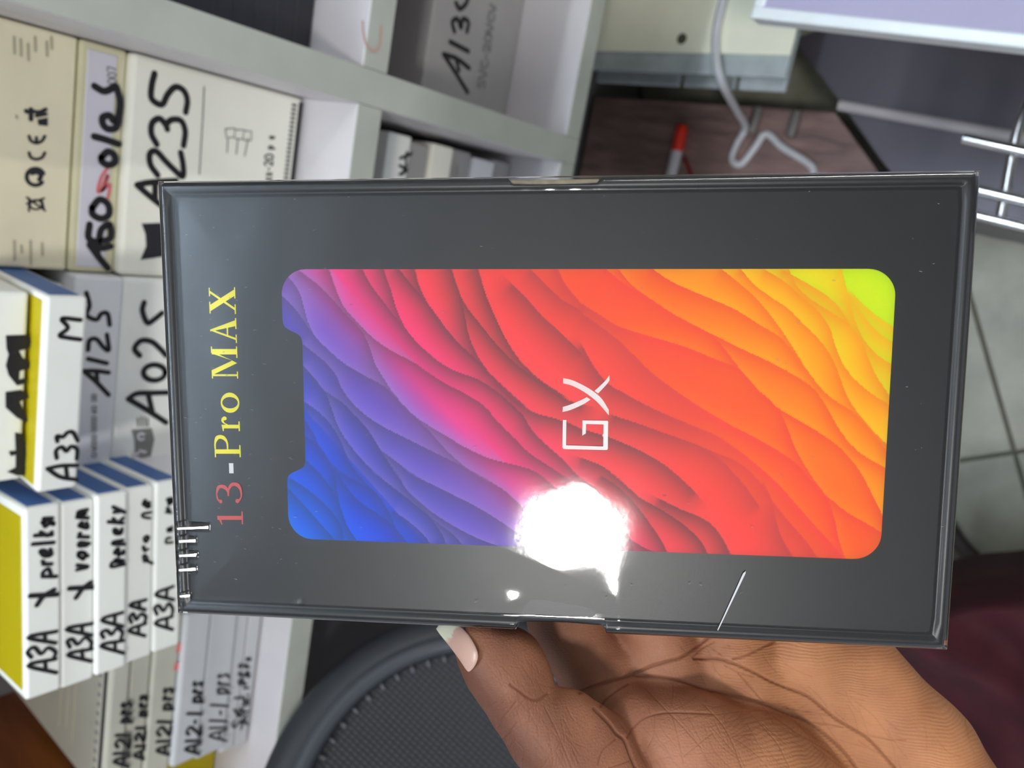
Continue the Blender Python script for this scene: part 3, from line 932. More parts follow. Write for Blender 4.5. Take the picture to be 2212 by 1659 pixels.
NR, NC = 300, 560
th = np.linspace(0, math.pi, NR)
Yr = YBm + (YT - YBm) * (0.5 - 0.5 * np.cos(th)) * 0.45 + (YT - YBm) * 0.55 * np.linspace(0, 1, NR)
corner = np.zeros(NR)
for i, y in enumerate(Yr):
    dd = min(y - YBm, YT - y)
    if dd < cr:
        corner[i] = cr - math.sqrt(max(cr * cr - (cr - dd) ** 2, 0))
x0r, x1r = left_edge(Yr) + corner, XA1 - corner
fr = np.linspace(0, 1, NC)
GX = x0r[:, None] + (x1r - x0r)[:, None] * fr[None, :]
GY = np.repeat(Yr[:, None], NC, axis=1)
PXg, PYg = unloc(GX.ravel(), GY.ravel())
best_p = np.full(PXg.shape, 1e6)
best_m = np.full(PXg.shape, 1e6)
for c in curves:
    c = catmull(c, 3)
    bd = np.full(PXg.shape, 1e6)
    bs = np.zeros(PXg.shape)
    x0b, x1b, y0b, y1b = c[:, 0].min() - 140, c[:, 0].max() + 140, c[:, 1].min() - 140, c[:, 1].max() + 140
    sel = np.where((PXg > x0b) & (PXg < x1b) & (PYg > y0b) & (PYg < y1b))[0]
    px_, py_ = PXg[sel], PYg[sel]
    d_ = np.full(sel.shape, 1e6)
    s_ = np.zeros(sel.shape)
    for i in range(len(c) - 1):
        ax, ay = c[i]
        dx, dy = c[i + 1] - c[i]
        L2 = dx * dx + dy * dy + 1e-9
        tt = ((px_ - ax) * dx + (py_ - ay) * dy) / L2
        tc = np.clip(tt, 0, 1)
        ex, ey = px_ - ax - tc * dx, py_ - ay - tc * dy
        over = np.maximum(np.maximum(-tt, tt - 1), 0) * math.sqrt(L2)
        dist = np.hypot(ex, ey) + (over * 1.2 if i in (0, len(c) - 2) else 0)
        up = dist < d_
        d_ = np.where(up, dist, d_)
        s_ = np.where(up, np.sign(dx * ey - dy * ex), s_)
    pos = s_ < 0                                     # upper right side of the fold
    best_p[sel] = np.where(pos, np.minimum(best_p[sel], d_), best_p[sel])
    best_m[sel] = np.where(~pos, np.minimum(best_m[sel], d_), best_m[sel])
Q = PXg - 0.9 * PYg
qs = [-450, -350, -200, -60, 40, 95, 162, 270, 380, 560, 700, 800, 880, 980, 1100, 1200, 1300, 1400]
rc = np.array([(0, 150, 245), (5, 112, 238), (38, 84, 226), (85, 85, 205), (125, 92, 200), (168, 98, 195), (240, 70, 160), (243, 72, 126), (240, 80, 92), (240, 84, 76), (238, 92, 62), (238, 112, 42),
               (240, 140, 28), (243, 165, 15), (250, 205, 0), (252, 225, 0), (218, 232, 0), (196, 236, 0)], float)


def ramp(q):
    return np.stack([np.interp(q, qs, rc[:, k]) for k in range(3)], axis=1)


bright = np.exp(-best_p / 26.0)
darkn = np.exp(-best_m / 24.0)
warm = np.clip((Q - 480) / 250, 0, 1)
base = ramp(Q - 30 * warm)
shift = ramp(Q + 130 * warm)
lightc = np.where((Q < 190)[:, None], base * 0.42 + np.array([205, 168, 232]) * 0.58, np.minimum(base * 1.03 + 8, 255))
lightc = np.where((Q < -140)[:, None], base * 0.8 + np.array([40, 150, 240]) * 0.2, lightc)
lightc = lightc * (1 - warm)[:, None] + shift * warm[:, None]
dk_cool = base * 0.34 + np.array([86, 78, 92]) * 0.52
dk_warm = ramp(Q - 200) * 0.97
darkc = dk_cool * (1 - warm)[:, None] + dk_warm * warm[:, None]
colr = base + (lightc - base) * (0.85 * bright)[:, None]
kd = (0.92 - .35 * np.exp(-((Q - 40) / 170.0) ** 2) - .25 * np.clip((-60 - Q) / 100, 0, 1)) * darkn
colr = colr + (darkc - colr) * kd[:, None]
gm = colr.mean(axis=1, keepdims=True)
colr = np.clip(gm + (colr - gm) * 1.12, 0, 255) / 255.0
lc = np.where(colr <= 0.04045, colr / 12.92, ((colr + 0.055) / 1.055) ** 2.4)
vid = np.arange(NR * NC).reshape(NR, NC)
qd = np.stack([vid[:-1, :-1], vid[:-1, 1:], vid[1:, 1:], vid[1:, :-1]], axis=-1).reshape(-1, 4)
M_pic = bpy.data.materials.new('printed_wave_picture')
M_pic.use_nodes = True
nt = M_pic.node_tree
at = nt.nodes.new('ShaderNodeAttribute')
at.attribute_name = 'ink'
bs_ = nt.nodes['Principled BSDF']
bs_.inputs['Roughness'].default_value = 0.5
bs_.inputs['Specular IOR Level'].default_value = 0.3
nt.links.new(at.outputs['Color'], bs_.inputs['Base Color'])
pic = quads_np('screen_picture', np.stack([GX.ravel(), GY.ravel(), np.full(GX.size, PZ + .00003)], axis=1), qd, M_pic, held, smooth=False, matrix=BOXM.copy())
ca = pic.data.color_attributes.new('ink', 'FLOAT_COLOR', 'POINT')
ca.data.foreach_set('color', np.concatenate([lc, np.ones((len(lc), 1))], axis=1).astype(np.float32).ravel())
pic['label'] = 'flat printed picture of layered rainbow waves in the shape of a notched phone screen'

# --- logo and title, flat print
M_whiteink = mat('white_print', (246, 244, 244), 0.5)
M_yelink = mat('yellow_print', (255, 246, 10), 0.5)
M_redprint = mat('red_print', (222, 84, 76), 0.5)
M_redspot = mat('red_print_gap', (226, 92, 88), 0.5)


def flat_shapes(name, polys, m, z):
    """polys: lists of photo pixel points -> flat faces on the lid"""
    V, Fc = [], []
    for k, poly in enumerate(polys):
        b = len(V)
        for (x, y) in poly:
            X, Yl = loc([x], [y])
            V.append((X[0], Yl[0], z + 0.000004 * k))
        Fc.append(tuple(range(b, b + len(poly))))
    return mesh_np(name, V, Fc, m, held, smooth=False, matrix=BOXM.copy())


L4 = lambda L: [(1180 + x / 7.54, 780 + y / 7.54) for x, y in L]


def strip(A, B, n=5):
    A, B = catmull(A, n), catmull(B, n)
    k = min(len(A), len(B))
    return [[tuple(A[i]), tuple(A[i + 1]), tuple(B[i + 1]), tuple(B[i])] for i in range(k - 1)]


logo = strip(L4([(275, 280), (420, 312), (600, 395), (760, 490), (900, 610), (1020, 795)]), L4([(275, 365), (410, 400), (560, 472), (710, 570), (850, 690), (1020, 887)]))
logo += strip(L4([(270, 748), (380, 715), (560, 640), (660, 588)]), L4([(263, 832), (400, 797), (600, 707), (722, 628)]))
logo += strip(L4([(785, 488), (880, 400), (970, 310), (1030, 225)]), L4([(845, 530), (930, 440), (985, 380), (1030, 318)]))
logo += [L4(q) for q in [[(270, 958), (328, 958), (322, 1390), (262, 1415)], [(262, 1400), (280, 1432), (320, 1436), (322, 1372)], [(322, 1372), (320, 1436), (930, 1450), (930, 1392)],
                         [(935, 985), (1008, 985), (1004, 1430), (926, 1450)], [(926, 1392), (926, 1450), (985, 1450), (1004, 1432)], [(590, 966), (1000, 972), (1010, 990), (1008, 1036), (590, 1024)], [(590, 1020), (650, 1022), (645, 1180), (586, 1216)]]]
flat_shapes('logo', logo, M_whiteink, PZ + .00008)['label'] = 'white angular letter G and X logo'
flat_shapes('logo_ring_gap', [L4(arc(946, 1211, 42, 42, 0, 345, 20))], M_redspot, PZ + .00022)
flat_shapes('logo_dot', [L4(arc(946, 1211, 30, 30, 0, 345, 20))], M_whiteink, PZ + .00024)


def R(x0, y0, x1, y1):
    return [(x0, y0), (x1, y0), (x1, y1), (x0, y1)]


def rib(pts, w, n=5):
    P = catmull(pts, n)
    v, f = ribbon2d(P, w, caps=False)
    return [[tuple(v[i]) for i in ff] for ff in f]


def ell(cx_, cy_, rx, ry, n=16):
    return [(cx_ + rx * math.cos(2 * math.pi * k / n), cy_ + ry * math.sin(2 * math.pi * k / n)) for k in range(n)]


def ring(cx_, cy_, rx, ry, tx, ty, n=28):
    out = []
    for k in range(n):
        a, b = 2 * math.pi * k / n, 2 * math.pi * (k + 1) / n
        out.append([(cx_ + rx * math.cos(a), cy_ + ry * math.sin(a)), (cx_ + rx * math.cos(b), cy_ + ry * math.sin(b)),
                    (cx_ + (rx - tx) * math.cos(b), cy_ + (ry - ty) * math.sin(b)), (cx_ + (rx - tx) * math.cos(a), cy_ + (ry - ty) * math.sin(a))])
    return out


GL = {
    '1': [R(.36, .04, .66, .99), R(.02, 0, 1, .055), [(.0, .80), (.0, .84), (.36, .93), (.60, 1.0), (.66, 1.0), (.66, .9), (.36, .84)]],
    '3': rib([(.06, .83), (.2, .95), (.48, .975), (.76, .88), (.76, .68), (.58, .55), (.34, .52)], [.10, .06, .05, .14, .17, .08, .05]) + rib([(.34, .53), (.66, .5), (.88, .36), (.86, .16), (.62, .035), (.3, .03), (.08, .17)], [.05, .08, .15, .17, .08, .05, .10]) + [ell(.1, .82, .09, .06), ell(.12, .18, .10, .07)],
    'P': [R(.16, .03, .36, .97), R(.0, 0, .55, .05), R(.0, .95, .5, 1.0)] + rib([(.34, .975), (.66, .965), (.9, .86), (.9, .66), (.68, .51), (.34, .49)], [.05, .07, .17, .17, .07, .05]),
    'r': [R(.2, .03, .44, .66), R(.02, 0, .66, .05), [(.02, .62), (.02, .66), (.44, .70), (.44, .6)]] + rib([(.42, .45), (.55, .6), (.72, .655), (.9, .62)], [.04, .07, .09, .10]) + [ell(.86, .57, .13, .085)],
    'o': ring(.5, .34, .5, .36, .22, .06),
    'M': [R(.0, 0, .22, .045), R(.0, .955, .2, 1.0), R(.64, 0, 1, .045), R(.8, .955, 1, 1.0), R(.075, .03, .135, .97), R(.75, .03, .92, .97), [(.1, 1.0), (.26, 1.0), (.56, .2), (.48, .02)], [(.48, .02), (.56, .2), (.78, .98), (.86, .98)]],
    'A': [R(.0, 0, .34, .045), R(.56, 0, 1, .045), [(.11, .02), (.20, .02), (.52, .86), (.5, 1.0)], [(.46, 1.0), (.54, 1.0), (.92, .02), (.68, .02)], R(.26, .32, .66, .375)],
    'X': [R(.0, 0, .36, .045), R(.58, 0, 1, .045), R(.02, .955, .46, 1.0), R(.66, .955, .98, 1.0), [(.1, .97), (.34, .97), (.92, .03), (.68, .03)], [(.78, .97), (.88, .97), (.23, .03), (.13, .03)]],
    '-': [R(0, .3, 1, .47)],
}


def glyph(ch, zy0, zy1):
    """zy0, zy1: where the letter starts and ends in the upright reading direction (photo rows, zoom scale 2.184)"""
    out = []
    for poly in GL[ch]:
        q = []
        for (gx, gy) in poly:
            zy = zy0 + (zy1 - zy0) * gx
            t = (1180 - zy) / (1180 - 150)
            xb = 422 + (387 - 422) * t
            xt = 300 + (262 - 300) * t
            zx = xb + (xt - xb) * gy
            q.append((330 + zx / 2.184, 580 + zy / 2.184))
        out.append(q)
    return out


for ch, a, b, m in (('1', 1210, 1148, M_redprint), ('3', 1110, 1008, M_redprint), ('-', 968, 920, M_whiteink), ('P', 892, 788, M_yelink), ('r', 770, 698, M_yelink), ('o', 682, 586, M_yelink),
                    ('M', 520, 368, M_yelink), ('A', 352, 234, M_yelink), ('X', 215, 88, M_yelink)):
    g = glyph(ch, a, b)
    flat_shapes('title_letter', g, m, PZ + .00003)

# --- clear shrink wrap
M_film = bpy.data.materials.new('clear_shrink_film')
M_film.use_nodes = True
nt = M_film.node_tree
nt.nodes.remove(nt.nodes['Principled BSDF'])
tr = nt.nodes.new('ShaderNodeBsdfTransparent')
gl = nt.nodes.new('ShaderNodeBsdfGlossy')
gl.inputs['Roughness'].default_value = 0.055
gl.inputs['Color'].default_value = (1, 1, 1, 1)
fr_ = nt.nodes.new('ShaderNodeFresnel')
fr_.inputs['IOR'].default_value = 1.62
mx = nt.nodes.new('ShaderNodeMixShader')
nt.links.new(fr_.outputs[0], mx.inputs[0])
nt.links.new(tr.outputs[0], mx.inputs[1])
nt.links.new(gl.outputs[0], mx.inputs[2])
nt.links.new(mx.outputs[0], nt.nodes['Material Output'].inputs['Surface'])
tcn = nt.nodes.new('ShaderNodeTexCoord')
nz = nt.nodes.new('ShaderNodeTexNoise')
nz.inputs['Scale'].default_value = 900
nz.inputs['Detail'].default_value = 3
nt.links.new(tcn.outputs['Object'], nz.inputs['Vector'])
bp = nt.nodes.new('ShaderNodeBump')
bp.inputs['Strength'].default_value = 0.010
bp.inputs['Distance'].default_value = 0.0004
nt.links.new(nz.outputs['Fac'], bp.inputs['Height'])
nt.links.new(bp.outputs['Normal'], gl.inputs['Normal'])

fx_in = np.concatenate([np.linspace(-BL / 2 + .0005, -BL / 2 + .014, 90), np.linspace(-BL / 2 + .0143, BL / 2 - .0005, 380)])
fx = np.concatenate([[-BL / 2 - .00035, -BL / 2 - .00033, -BL / 2 - .0002, -BL / 2 + .0001], fx_in, [BL / 2 - .0001, BL / 2 + .0002, BL / 2 + .00033, BL / 2 + .00035]])
fy = np.concatenate([[-BW / 2 - .00035, -BW / 2 - .00033, -BW / 2 - .0002, -BW / 2 + .0001], np.concatenate([np.linspace(-BW / 2 + .0005, -BW / 2 + .028, 130), np.linspace(-BW / 2 + .0284, BW / 2 - .0005, 200)]), [BW / 2 - .0001, BW / 2 + .0002, BW / 2 + .00033, BW / 2 + .00035]])
FX, FY = np.meshgrid(fx, fy, indexing='ij')
PXf, PYf = unloc(FX, FY) if False else [a_.reshape(FX.shape) for a_ in unloc(FX.ravel(), FY.ravel())]
ed = np.minimum(BL / 2 - np.abs(FX), BW / 2 - np.abs(FY))
FZ = np.interp(ed, [-.0004, -.00034, -.0002, .0001, .0006, .0013, .0024, .0034, .005], [-.0150, -.0012, -.0007, -.0003, .00004, .00025, .0001, -.00012, -.0002])
FZ = FZ + 0.00002 * np.sin(FX * 330 + 1.3 * np.sin(FY * 90)) * np.clip(ed / .01, 0, 1) + 0.000018 * np.sin(FY * 280 + FX * 60)
# crease under the big lamp reflection: the film lifts towards the notch
lx0, ly0, lx1, ly1 = 1150, 1212, 1330, 1290
nxk, nyk = -(ly1 - ly0), (lx1 - lx0)
nl = math.hypot(nxk, nyk)
dk = ((PXf - lx0) * nxk + (PYf - ly0) * nyk) / nl            # pixels below the crease line
win = np.clip((PXf - 1000) / 140, 0, 1) * np.clip((1335 - PXf) / 25, 0, 1) * np.clip(ed / .003, 0, 1)
sink = np.clip(dk, 0, 40) * 1.15e-4 * 0.065 + np.clip(dk - 40, 0, 60) * 1.15e-4 * 0.022
tt_ = np.clip((ed - .002) / .016, 0, 1)
FZ = FZ + .00020 * tt_ * tt_ * (3 - 2 * tt_) - .85 * sink * win
for (bx, by, sx_, sy_, hh) in ((1338, 1318, 32, 55, .00024), (1097, 1306, 40, 28, .00024), (650, 1302, 6, 6, .00018)):
    FZ = FZ + hh * np.exp(-((PXf - bx) / sx_) ** 2 - ((PYf - by) / sy_) ** 2)
# gathers of the film at the short end
for (yc, xl) in ((1137, 452), (1167, 424), (1198, 426), (1229, 424), (1288, 412)):
    xs_ = 391.0
    up_ = np.clip((PXf - 380) / (xs_ - 380), 0, 1)
    XL = loc([xl], [yc])[0][0]
    XS = loc([xs_], [yc])[0][0]
    tgt = .00005 + np.where(FX > XS, np.clip(XL - FX, 0, 1), XL - XS) * 0.285
    wgt = np.exp(-np.abs((PYf - yc - 0.03 * (PXf - 400)) / 8.5) ** 6) * up_ * (PXf < xl)
    FZ = FZ * (1 - wgt) + np.maximum(tgt, FZ) * wgt
# over the near notch the film is torn back into the gap
dyb = FY + BW / 2
mN = np.clip((FX - nB0 - .0004) / .0008, 0, 1) * np.clip((nB1 - .0004 - FX) / .0008, 0, 1) * np.clip((.0032 - dyb) / .0008, 0, 1)
FZ = FZ * (1 - mN) + np.minimum(FZ, -.0016 - np.clip(.0030 - dyb, 0, 1) * 3.2) * mN
# tight pucker by the far notch
FZ = FZ + .00003 * np.exp(-((PXf - 1190) / 90) ** 2 - ((PYf - 418) / 9) ** 2) * np.sin(PXf * 0.12)
nfx, nfy = FX.shape
vid = np.arange(nfx * nfy).reshape(nfx, nfy)
qd = np.stack([vid[:-1, :-1], vid[1:, :-1], vid[1:, 1:], vid[:-1, 1:]], axis=-1).reshape(-1, 4)
film = quads_np('shrink_wrap', np.stack([FX.ravel(), FY.ravel(), FZ.ravel()], axis=1), qd, M_film, held, matrix=BOXM.copy())
film['label'] = 'clear glossy shrink wrap film'
# scratch and a few specks on the film
M_scr = mat('scuffed_film', (190, 190, 194), 0.6)
rs = random.Random(5)
scr = [[(1551, 1362), (1549, 1361), (1605, 1238), (1611, 1233), (1610, 1239)]]
flat_shapes('film_crease', scr, M_scr, .0001)
sp = []
for k in range(150):
    x, y = rs.uniform(395, 2060), rs.uniform(410, 1300)
    if rs.random() < .5:
        x, y = rs.uniform(395, 640), rs.uniform(410, 1250)
    l, a = rs.uniform(1.5, 8), rs.uniform(-.5, .3)
    dx, dy = l * math.cos(a), l * math.sin(a)
    sp.append([(x, y), (x + dx, y + dy), (x + dx * .8 + .3, y + dy + 1.0), (x + .2, y + .9)])
o = flat_shapes('film_scuffs', sp, mat('fine_scuff', (120, 122, 126), 0.7), -.00005)
o['kind'] = 'stuff'

# ================================================================== AROUND THE SHELF
def prism(name, top_pts, z0, z1, m, parent=None):
    """upright slab from an outline of room points"""
    n = len(top_pts)
    V = [(p[0], p[1], z1) for p in top_pts] + [(p[0], p[1], z0) for p in top_pts]
    Fc = [tuple(range(n)), tuple(range(n, 2 * n))[::-1]] + [(k, n + k, n + (k + 1) % n, (k + 1) % n) for k in range(n)]
    o = mesh_np(name, V, Fc, m, parent, smooth=False)
    bmx = bmesh.new()
    bmx.from_mesh(o.data)
    bmesh.ops.recalc_face_normals(bmx, faces=bmx.faces)
    bmesh.ops.bevel(bmx, geom=bmx.edges[:], offset=0.0012, segments=2, profile=0.5, affect='EDGES')
    bmx.to_mesh(o.data)
    bmx.free()
    return o


# added dark box standing in for the shade inside the lower left bay
root, body, p0, n = carton('large dark grey box added in place of the shade in the lower left bay', -0.545, -0.375, 0.50, BT2, -0.43, mat('bay_shade_grey', (52, 48, 52), 0.6, var=.15, vscale=15), depth=.22)

# dark wooden plinth
M_plinth = mat('dark_brown_plinth_wood', (138, 114, 109), 0.28, var=0.35, vscale=16, stretch=(5, 1, 1), bump=.1, bscale=60)
PLZ = -1.10
pl = prism('wooden_plinth', [(-.25, .75), (-.25, .208), (.060, .208), (.205, .362), (.205, .75)], 0.0005, Z(PLZ), M_plinth)
tag(pl, 'dark brown wooden plinth on the floor under the shelf unit', 'plinth')

# low cream table
M_ctop = mat('cream_painted_top', (246, 248, 226), 0.55, var=0.05, vscale=14, bump=.06, bscale=120)
M_cedge = mat('blue_grey_edge', (176, 186, 188), 0.5, var=0.12, vscale=40, stretch=(1, 1, .3))
tx = pix(1500, 114, 'z', -0.9)[0]
tx2 = pix(1500, 160, 'z', -0.906)[0]
tx3 = pix(1500, 188, 'z', -0.935)[0]
te = Z(-0.935) - .008
tb = empty('low_table', (0.33, 0.5, 0))
tag(tb, 'low cream table with worn blue grey under boards beside the shelf unit', 'table')
rbox('table_top', tx, 0.452, 0.362, 0.655, Z(-0.906), Z(-0.9), M_ctop, tb, r=.002)
rbox('under_board', tx2, 0.448, 0.364, 0.65, Z(-0.912), Z(-0.9062), M_cedge, tb, r=.002)
rbox('spacer', tx + .02, 0.44, 0.38, 0.645, Z(-0.935), Z(-0.9122), mat('dark_spacer', (50, 48, 48), .8), tb, r=.001)
ysplit = pix(1470, 180, 'z', -0.935)[1]
for k, (ya, yb) in enumerate(((0.372, 0.431), (0.436, ysplit - .003), (ysplit + .003, 0.64))):
    rbox('lower_board', tx3, 0.44, ya, yb, te, Z(-0.9352), M_cedge, tb, r=.002)
for (xx, yy) in ((0.34, 0.48), (0.43, 0.48), (0.34, 0.61), (0.43, 0.61)):
    rbox('leg', xx - .015, xx + .015, yy - .015, yy + .015, 0.0, te, M_ctop, tb, r=.002)
sp_ = pix(1473, 84, 'z', -0.9)
disc('knot_hole', (sp_[0], sp_[1], Z(-0.9)), .0065, .0004, mat('knot', (84, 84, 66), .8), tb, 16)

# white cable
M_cable = mat('white_cable', (205, 205, 210), 0.45, var=.04)
cp = [(1590, -80, -.8942), (1562, 0, -.8942), (1547, 70, -.8942), (1546, 115, -.8942), (1553, 160, -.897), (1570, 200, -.930), (1592, 240, -1.02), (1610, 275, -1.09), (1592, 310, -1.094), (1581, 343, -1.094), (1600, 355, -1.094),
      (1630, 320, -1.094), (1655, 289, -1.094), (1690, 318, -1.094), (1742, 350, -1.094), (1758, 372, -1.094), (1748, 420, -1.094)]
tag(tube('cable', [pix(a, b, 'z', c) for a, b, c in cp], .0052, M_cable), 'white cable hanging over the cream table edge onto the plinth', 'cable')

# marker pen
pa, pb, pc = pix(1474, 270, 'z', PLZ + .0095), pix(1462, 326, 'z', PLZ + .0095), pix(1440, 420, 'z', PLZ + .0095)
mk = empty('marker_pen', tuple(pb))
tag(mk, 'white marker pen with red cap lying on the dark plinth', 'pen')
tube('cap', [pa, pa + (pb - pa) * .12, pa + (pb - pa) * .6, pb], [.006, .0085, .0092, .0092], mat('red_plastic', (236, 52, 30), .35), mk, 16, 2)
tube('barrel', [pb, (pb + pc) / 2, pc], .0085, mat('white_plastic', (206, 206, 212), .4), mk, 16, 2)
pk = pix(1486, 330, 'z', PLZ + .004)
for k, (a, b, lab) in enumerate(((1630, 232, 'grey plastic clip on the plinth beside the cable bend'), (1714, 240, 'pale grey plastic clip on the plinth near the metal cabinet'))):
    q0, q1 = pix(a + 8, b, 'z', PLZ + .006), pix(a - 8, b + 55, 'z', PLZ + .006)
    tag(tube('plastic_clip', [q0, (q0 + q1) / 2, q1], [.007, .0085, .007], mat('grey_plastic', (120, 114, 112), .5), None, 10, 2, flat=.7), lab, 'clip')
tag(tube('red_cord', [pix(x, y, 'z', PLZ + .0035) for x, y in ((1478, 340), (1488, 365), (1500, 395), (1540, 440))], .0032, mat('red_cord', (130, 24, 34), .5), None, 8), 'thin dark red cord beside the marker pen', 'cord')

# grey metal cabinet under the glass counter
M_metal = mat('lavender_grey_sheet_metal', (92, 88, 97), 0.35, metal=.35, var=.08, vscale=9)
cz = -1.0
cab = empty('metal_cabinet', (0.4, 0.2, 0))
tag(cab, 'low lavender grey metal cabinet under the aluminium edged counter', 'cabinet')
poly = [pix(x, y, 'z', cz) for x, y in ((1712, 84), (1817, 224), (1904, 348), (1985, 452), (2330, 520), (2420, 120), (2300, -120))]
far = poly[0] + np.array([.12, 0, 0])

prism('cabinet_body', poly, 0.0, Z(cz), M_metal, cab)
s0, s1 = pix(1815, 229, 'z', cz), pix(2330, 322, 'z', cz)
tube('rail', [s0 + [0, 0, .004], (s0 + s1) / 2 + [0, 0, .004], s1 + [0, 0, .004]], .0065, mat('pale_rail', (176, 170, 174), .5), cab, 8, 2)

# counter with aluminium frame
M_alu = mat('whitened_aluminium', (238, 246, 250), 0.3, metal=.25, var=.02)  # whitened and less metallic, the glint is put into the colour
M_glass = mat('lavender_counter_top', (172, 168, 198), 0.12, var=.02, vscale=8)
M_dark = mat('dark_under_frame', (34, 34, 38), .6)
c0, c1 = pix(1620, 40, 'z', -0.6), pix(2212, 106, 'z', -0.6)
dv = (c1 - c0)[:2]
rzc = math.atan2(dv[1], dv[0]) + math.pi / 2          # turn so the table's left edge follows the photographed edge
ctm = Matrix.Translation((c0[0], c0[1], 0)) @ Matrix.Rotation(rzc, 4, 'Z')
ct = empty('glass_counter', matrix=ctm)
tag(ct, 'counter with lavender top and bright aluminium edge profile', 'counter')
W, Dp, zt = 0.62, 0.75, Z(-0.6)
rbox('counter_top', .006, W - .006, -Dp + .006, -.006, zt - .010, zt + .0005, M_glass, ct, r=.001, matrix=ctm.copy())
for (x0, x1, y0, y1) in ((-.0, .009, -Dp, 0), (W - .009, W, -Dp, 0), (.009, W - .009, -.009, 0), (.009, W - .009, -Dp, -Dp + .009)):
    rbox('edge_profile', x0, x1, y0, y1, zt - .016, zt + .002, M_alu, ct, r=.0018, matrix=ctm.copy())
rbox('under_frame', .012, W - .012, -Dp + .012, -.012, zt - .034, zt - .0165, M_dark, ct, r=.001, matrix=ctm.copy())
for (xx, yy) in ((W - .05, -.05), (W - .05, -Dp + .05), (.30, -Dp + .05), (.45, -.05)):
    rbox('leg', xx - .015, xx + .015, yy - .015, yy + .015, Z(cz) if yy > -.3 else 0.0, zt - .034, M_alu, ct, r=.002, matrix=ctm.copy())

# chrome rack
M_chrome = mat('chrome_wire', (214, 214, 216), 0.16, metal=1.0)
rz_ = -0.74
rk = empty('chrome_rack', tuple(pix(2300, 420, 'z', rz_)))
tag(rk, 'chrome wire rack beside the grey metal cabinet', 'rack')
for a in (((2082, 299), (2380, 365)), ((2092, 406), (2380, 474)), ((2080, 459), (2380, 530))):
    tube('rod', [pix(*a[0], 'z', rz_), pix((a[0][0] + a[1][0]) / 2, (a[0][1] + a[1][1]) / 2, 'z', rz_), pix(*a[1], 'z', rz_)], .0046, M_chrome, rk, 12, 2)
cr_ = [pix(x, y, 'z', rz_ - .008) for x, y in ((2236, 180), (2196, 290), (2172, 415), (2160, 475))]
tube('cross_rod', cr_, .0040, M_chrome, rk, 12, 4)
cr_ = [pix(x, y, 'z', rz_ - .008) for x, y in ((2380, 220), (2350, 330), (2330, 450), (2320, 540))]
tube('cross_rod', cr_, .0040, M_chrome, rk, 12, 4)
for (x, y) in ((2382, 372), (2382, 528)):
    q = pix(x, y, 'z', rz_)
    tube('leg', [q, (q[0], q[1], q[2] / 2), (q[0], q[1], 0.0)], .005, M_chrome, rk, 12, 0)

# flat grey brown sheet on the floor, dark tube along its curved edge
M_sheet = mat('grey_brown_sheet', (84, 74, 72), .8, var=.15, vscale=30)
M_rim = mat('dark_sheet_border', (44, 34, 32), .6)
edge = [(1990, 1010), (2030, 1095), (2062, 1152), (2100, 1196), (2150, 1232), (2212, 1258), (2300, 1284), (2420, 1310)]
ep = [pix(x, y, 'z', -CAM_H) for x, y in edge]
mt = empty('floor_sheet', tuple(ep[4]))
tag(mt, 'flat grey brown sheet on the floor with a dark curved border beside the maroon cloth', 'mat')
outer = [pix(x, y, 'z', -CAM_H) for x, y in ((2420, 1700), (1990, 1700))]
prism('sheet_slab', [tuple(q) for q in catmull(ep, 3)] + outer, 0.0005, .006, M_sheet, mt)
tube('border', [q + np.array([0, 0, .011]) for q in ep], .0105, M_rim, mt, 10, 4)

# maroon cloth draped over a low stool
M_maroon = mat('maroon_cloth', (58, 4, 20), .85, var=.25, vscale=40, bump=.2, bscale=900)
NU, NV = 60, 60
V = []
for i in range(NU):
    for j in range(NV):
        u, v = i / (NU - 1), j / (NV - 1)
        x, y = 1880 + 620 * u, 1312 + 470 * v + 6 * math.sin(u * 9)
        p = pix(x, y, 'z', -0.80)
        dd = ((y - 1312) - 0.72 * (x - 1960) - 40) / 55.0
        hgt = .030 * math.exp(-dd * dd) + .012 * math.sin(u * 7 + v * 5) + .008 * math.sin(u * 17 - v * 9)
        e = min(u, 1 - u, v, 1 - v)
        drop = .20 * max(0, 1 - e / .05) ** 2
        V.append((p[0], p[1], p[2] + hgt - .02 - drop))
Fc = [(i * NV + j, i * NV + j + 1, (i + 1) * NV + j + 1, (i + 1) * NV + j) for i in range(NU - 1) for j in range(NV - 1)]
mc = empty('draped_stool', tuple(np.mean(V, axis=0)[:2]) + (0.0,))
tag(mc, 'dark maroon cloth draped over a low stool below the hand', 'cloth')
cl = mesh_np('maroon_cloth', V, Fc, M_maroon, mc)
so = cl.modifiers.new('thick', 'SOLIDIFY')
so.thickness = .004
so.offset = -1
cV = pix(2215, 1590, 'z', -.9)
rbox('stool_seat', cV[0] - .065, cV[0] + .065, cV[1] - .065, cV[1] + .065, Z(-.92), Z(-.87), mat('stool_wood', (90, 62, 46), .6), mc, r=.006)
for sx_ in (-1, 1):
    for sy_ in (-1, 1):
        rbox('leg', cV[0] + sx_ * .05 - .01, cV[0] + sx_ * .05 + .01, cV[1] + sy_ * .05 - .01, cV[1] + sy_ * .05 + .01, 0.0, Z(-.92), mat('stool_wood', (90, 62, 46), .6), mc, r=.002)

# ================================================================== BLACK MESH CHAIR
M_rub = mat('black_rubber_rim', (40, 42, 47), .42, var=.06, vscale=30)
M_pip = mat('black_piping', (62, 66, 72), .38)


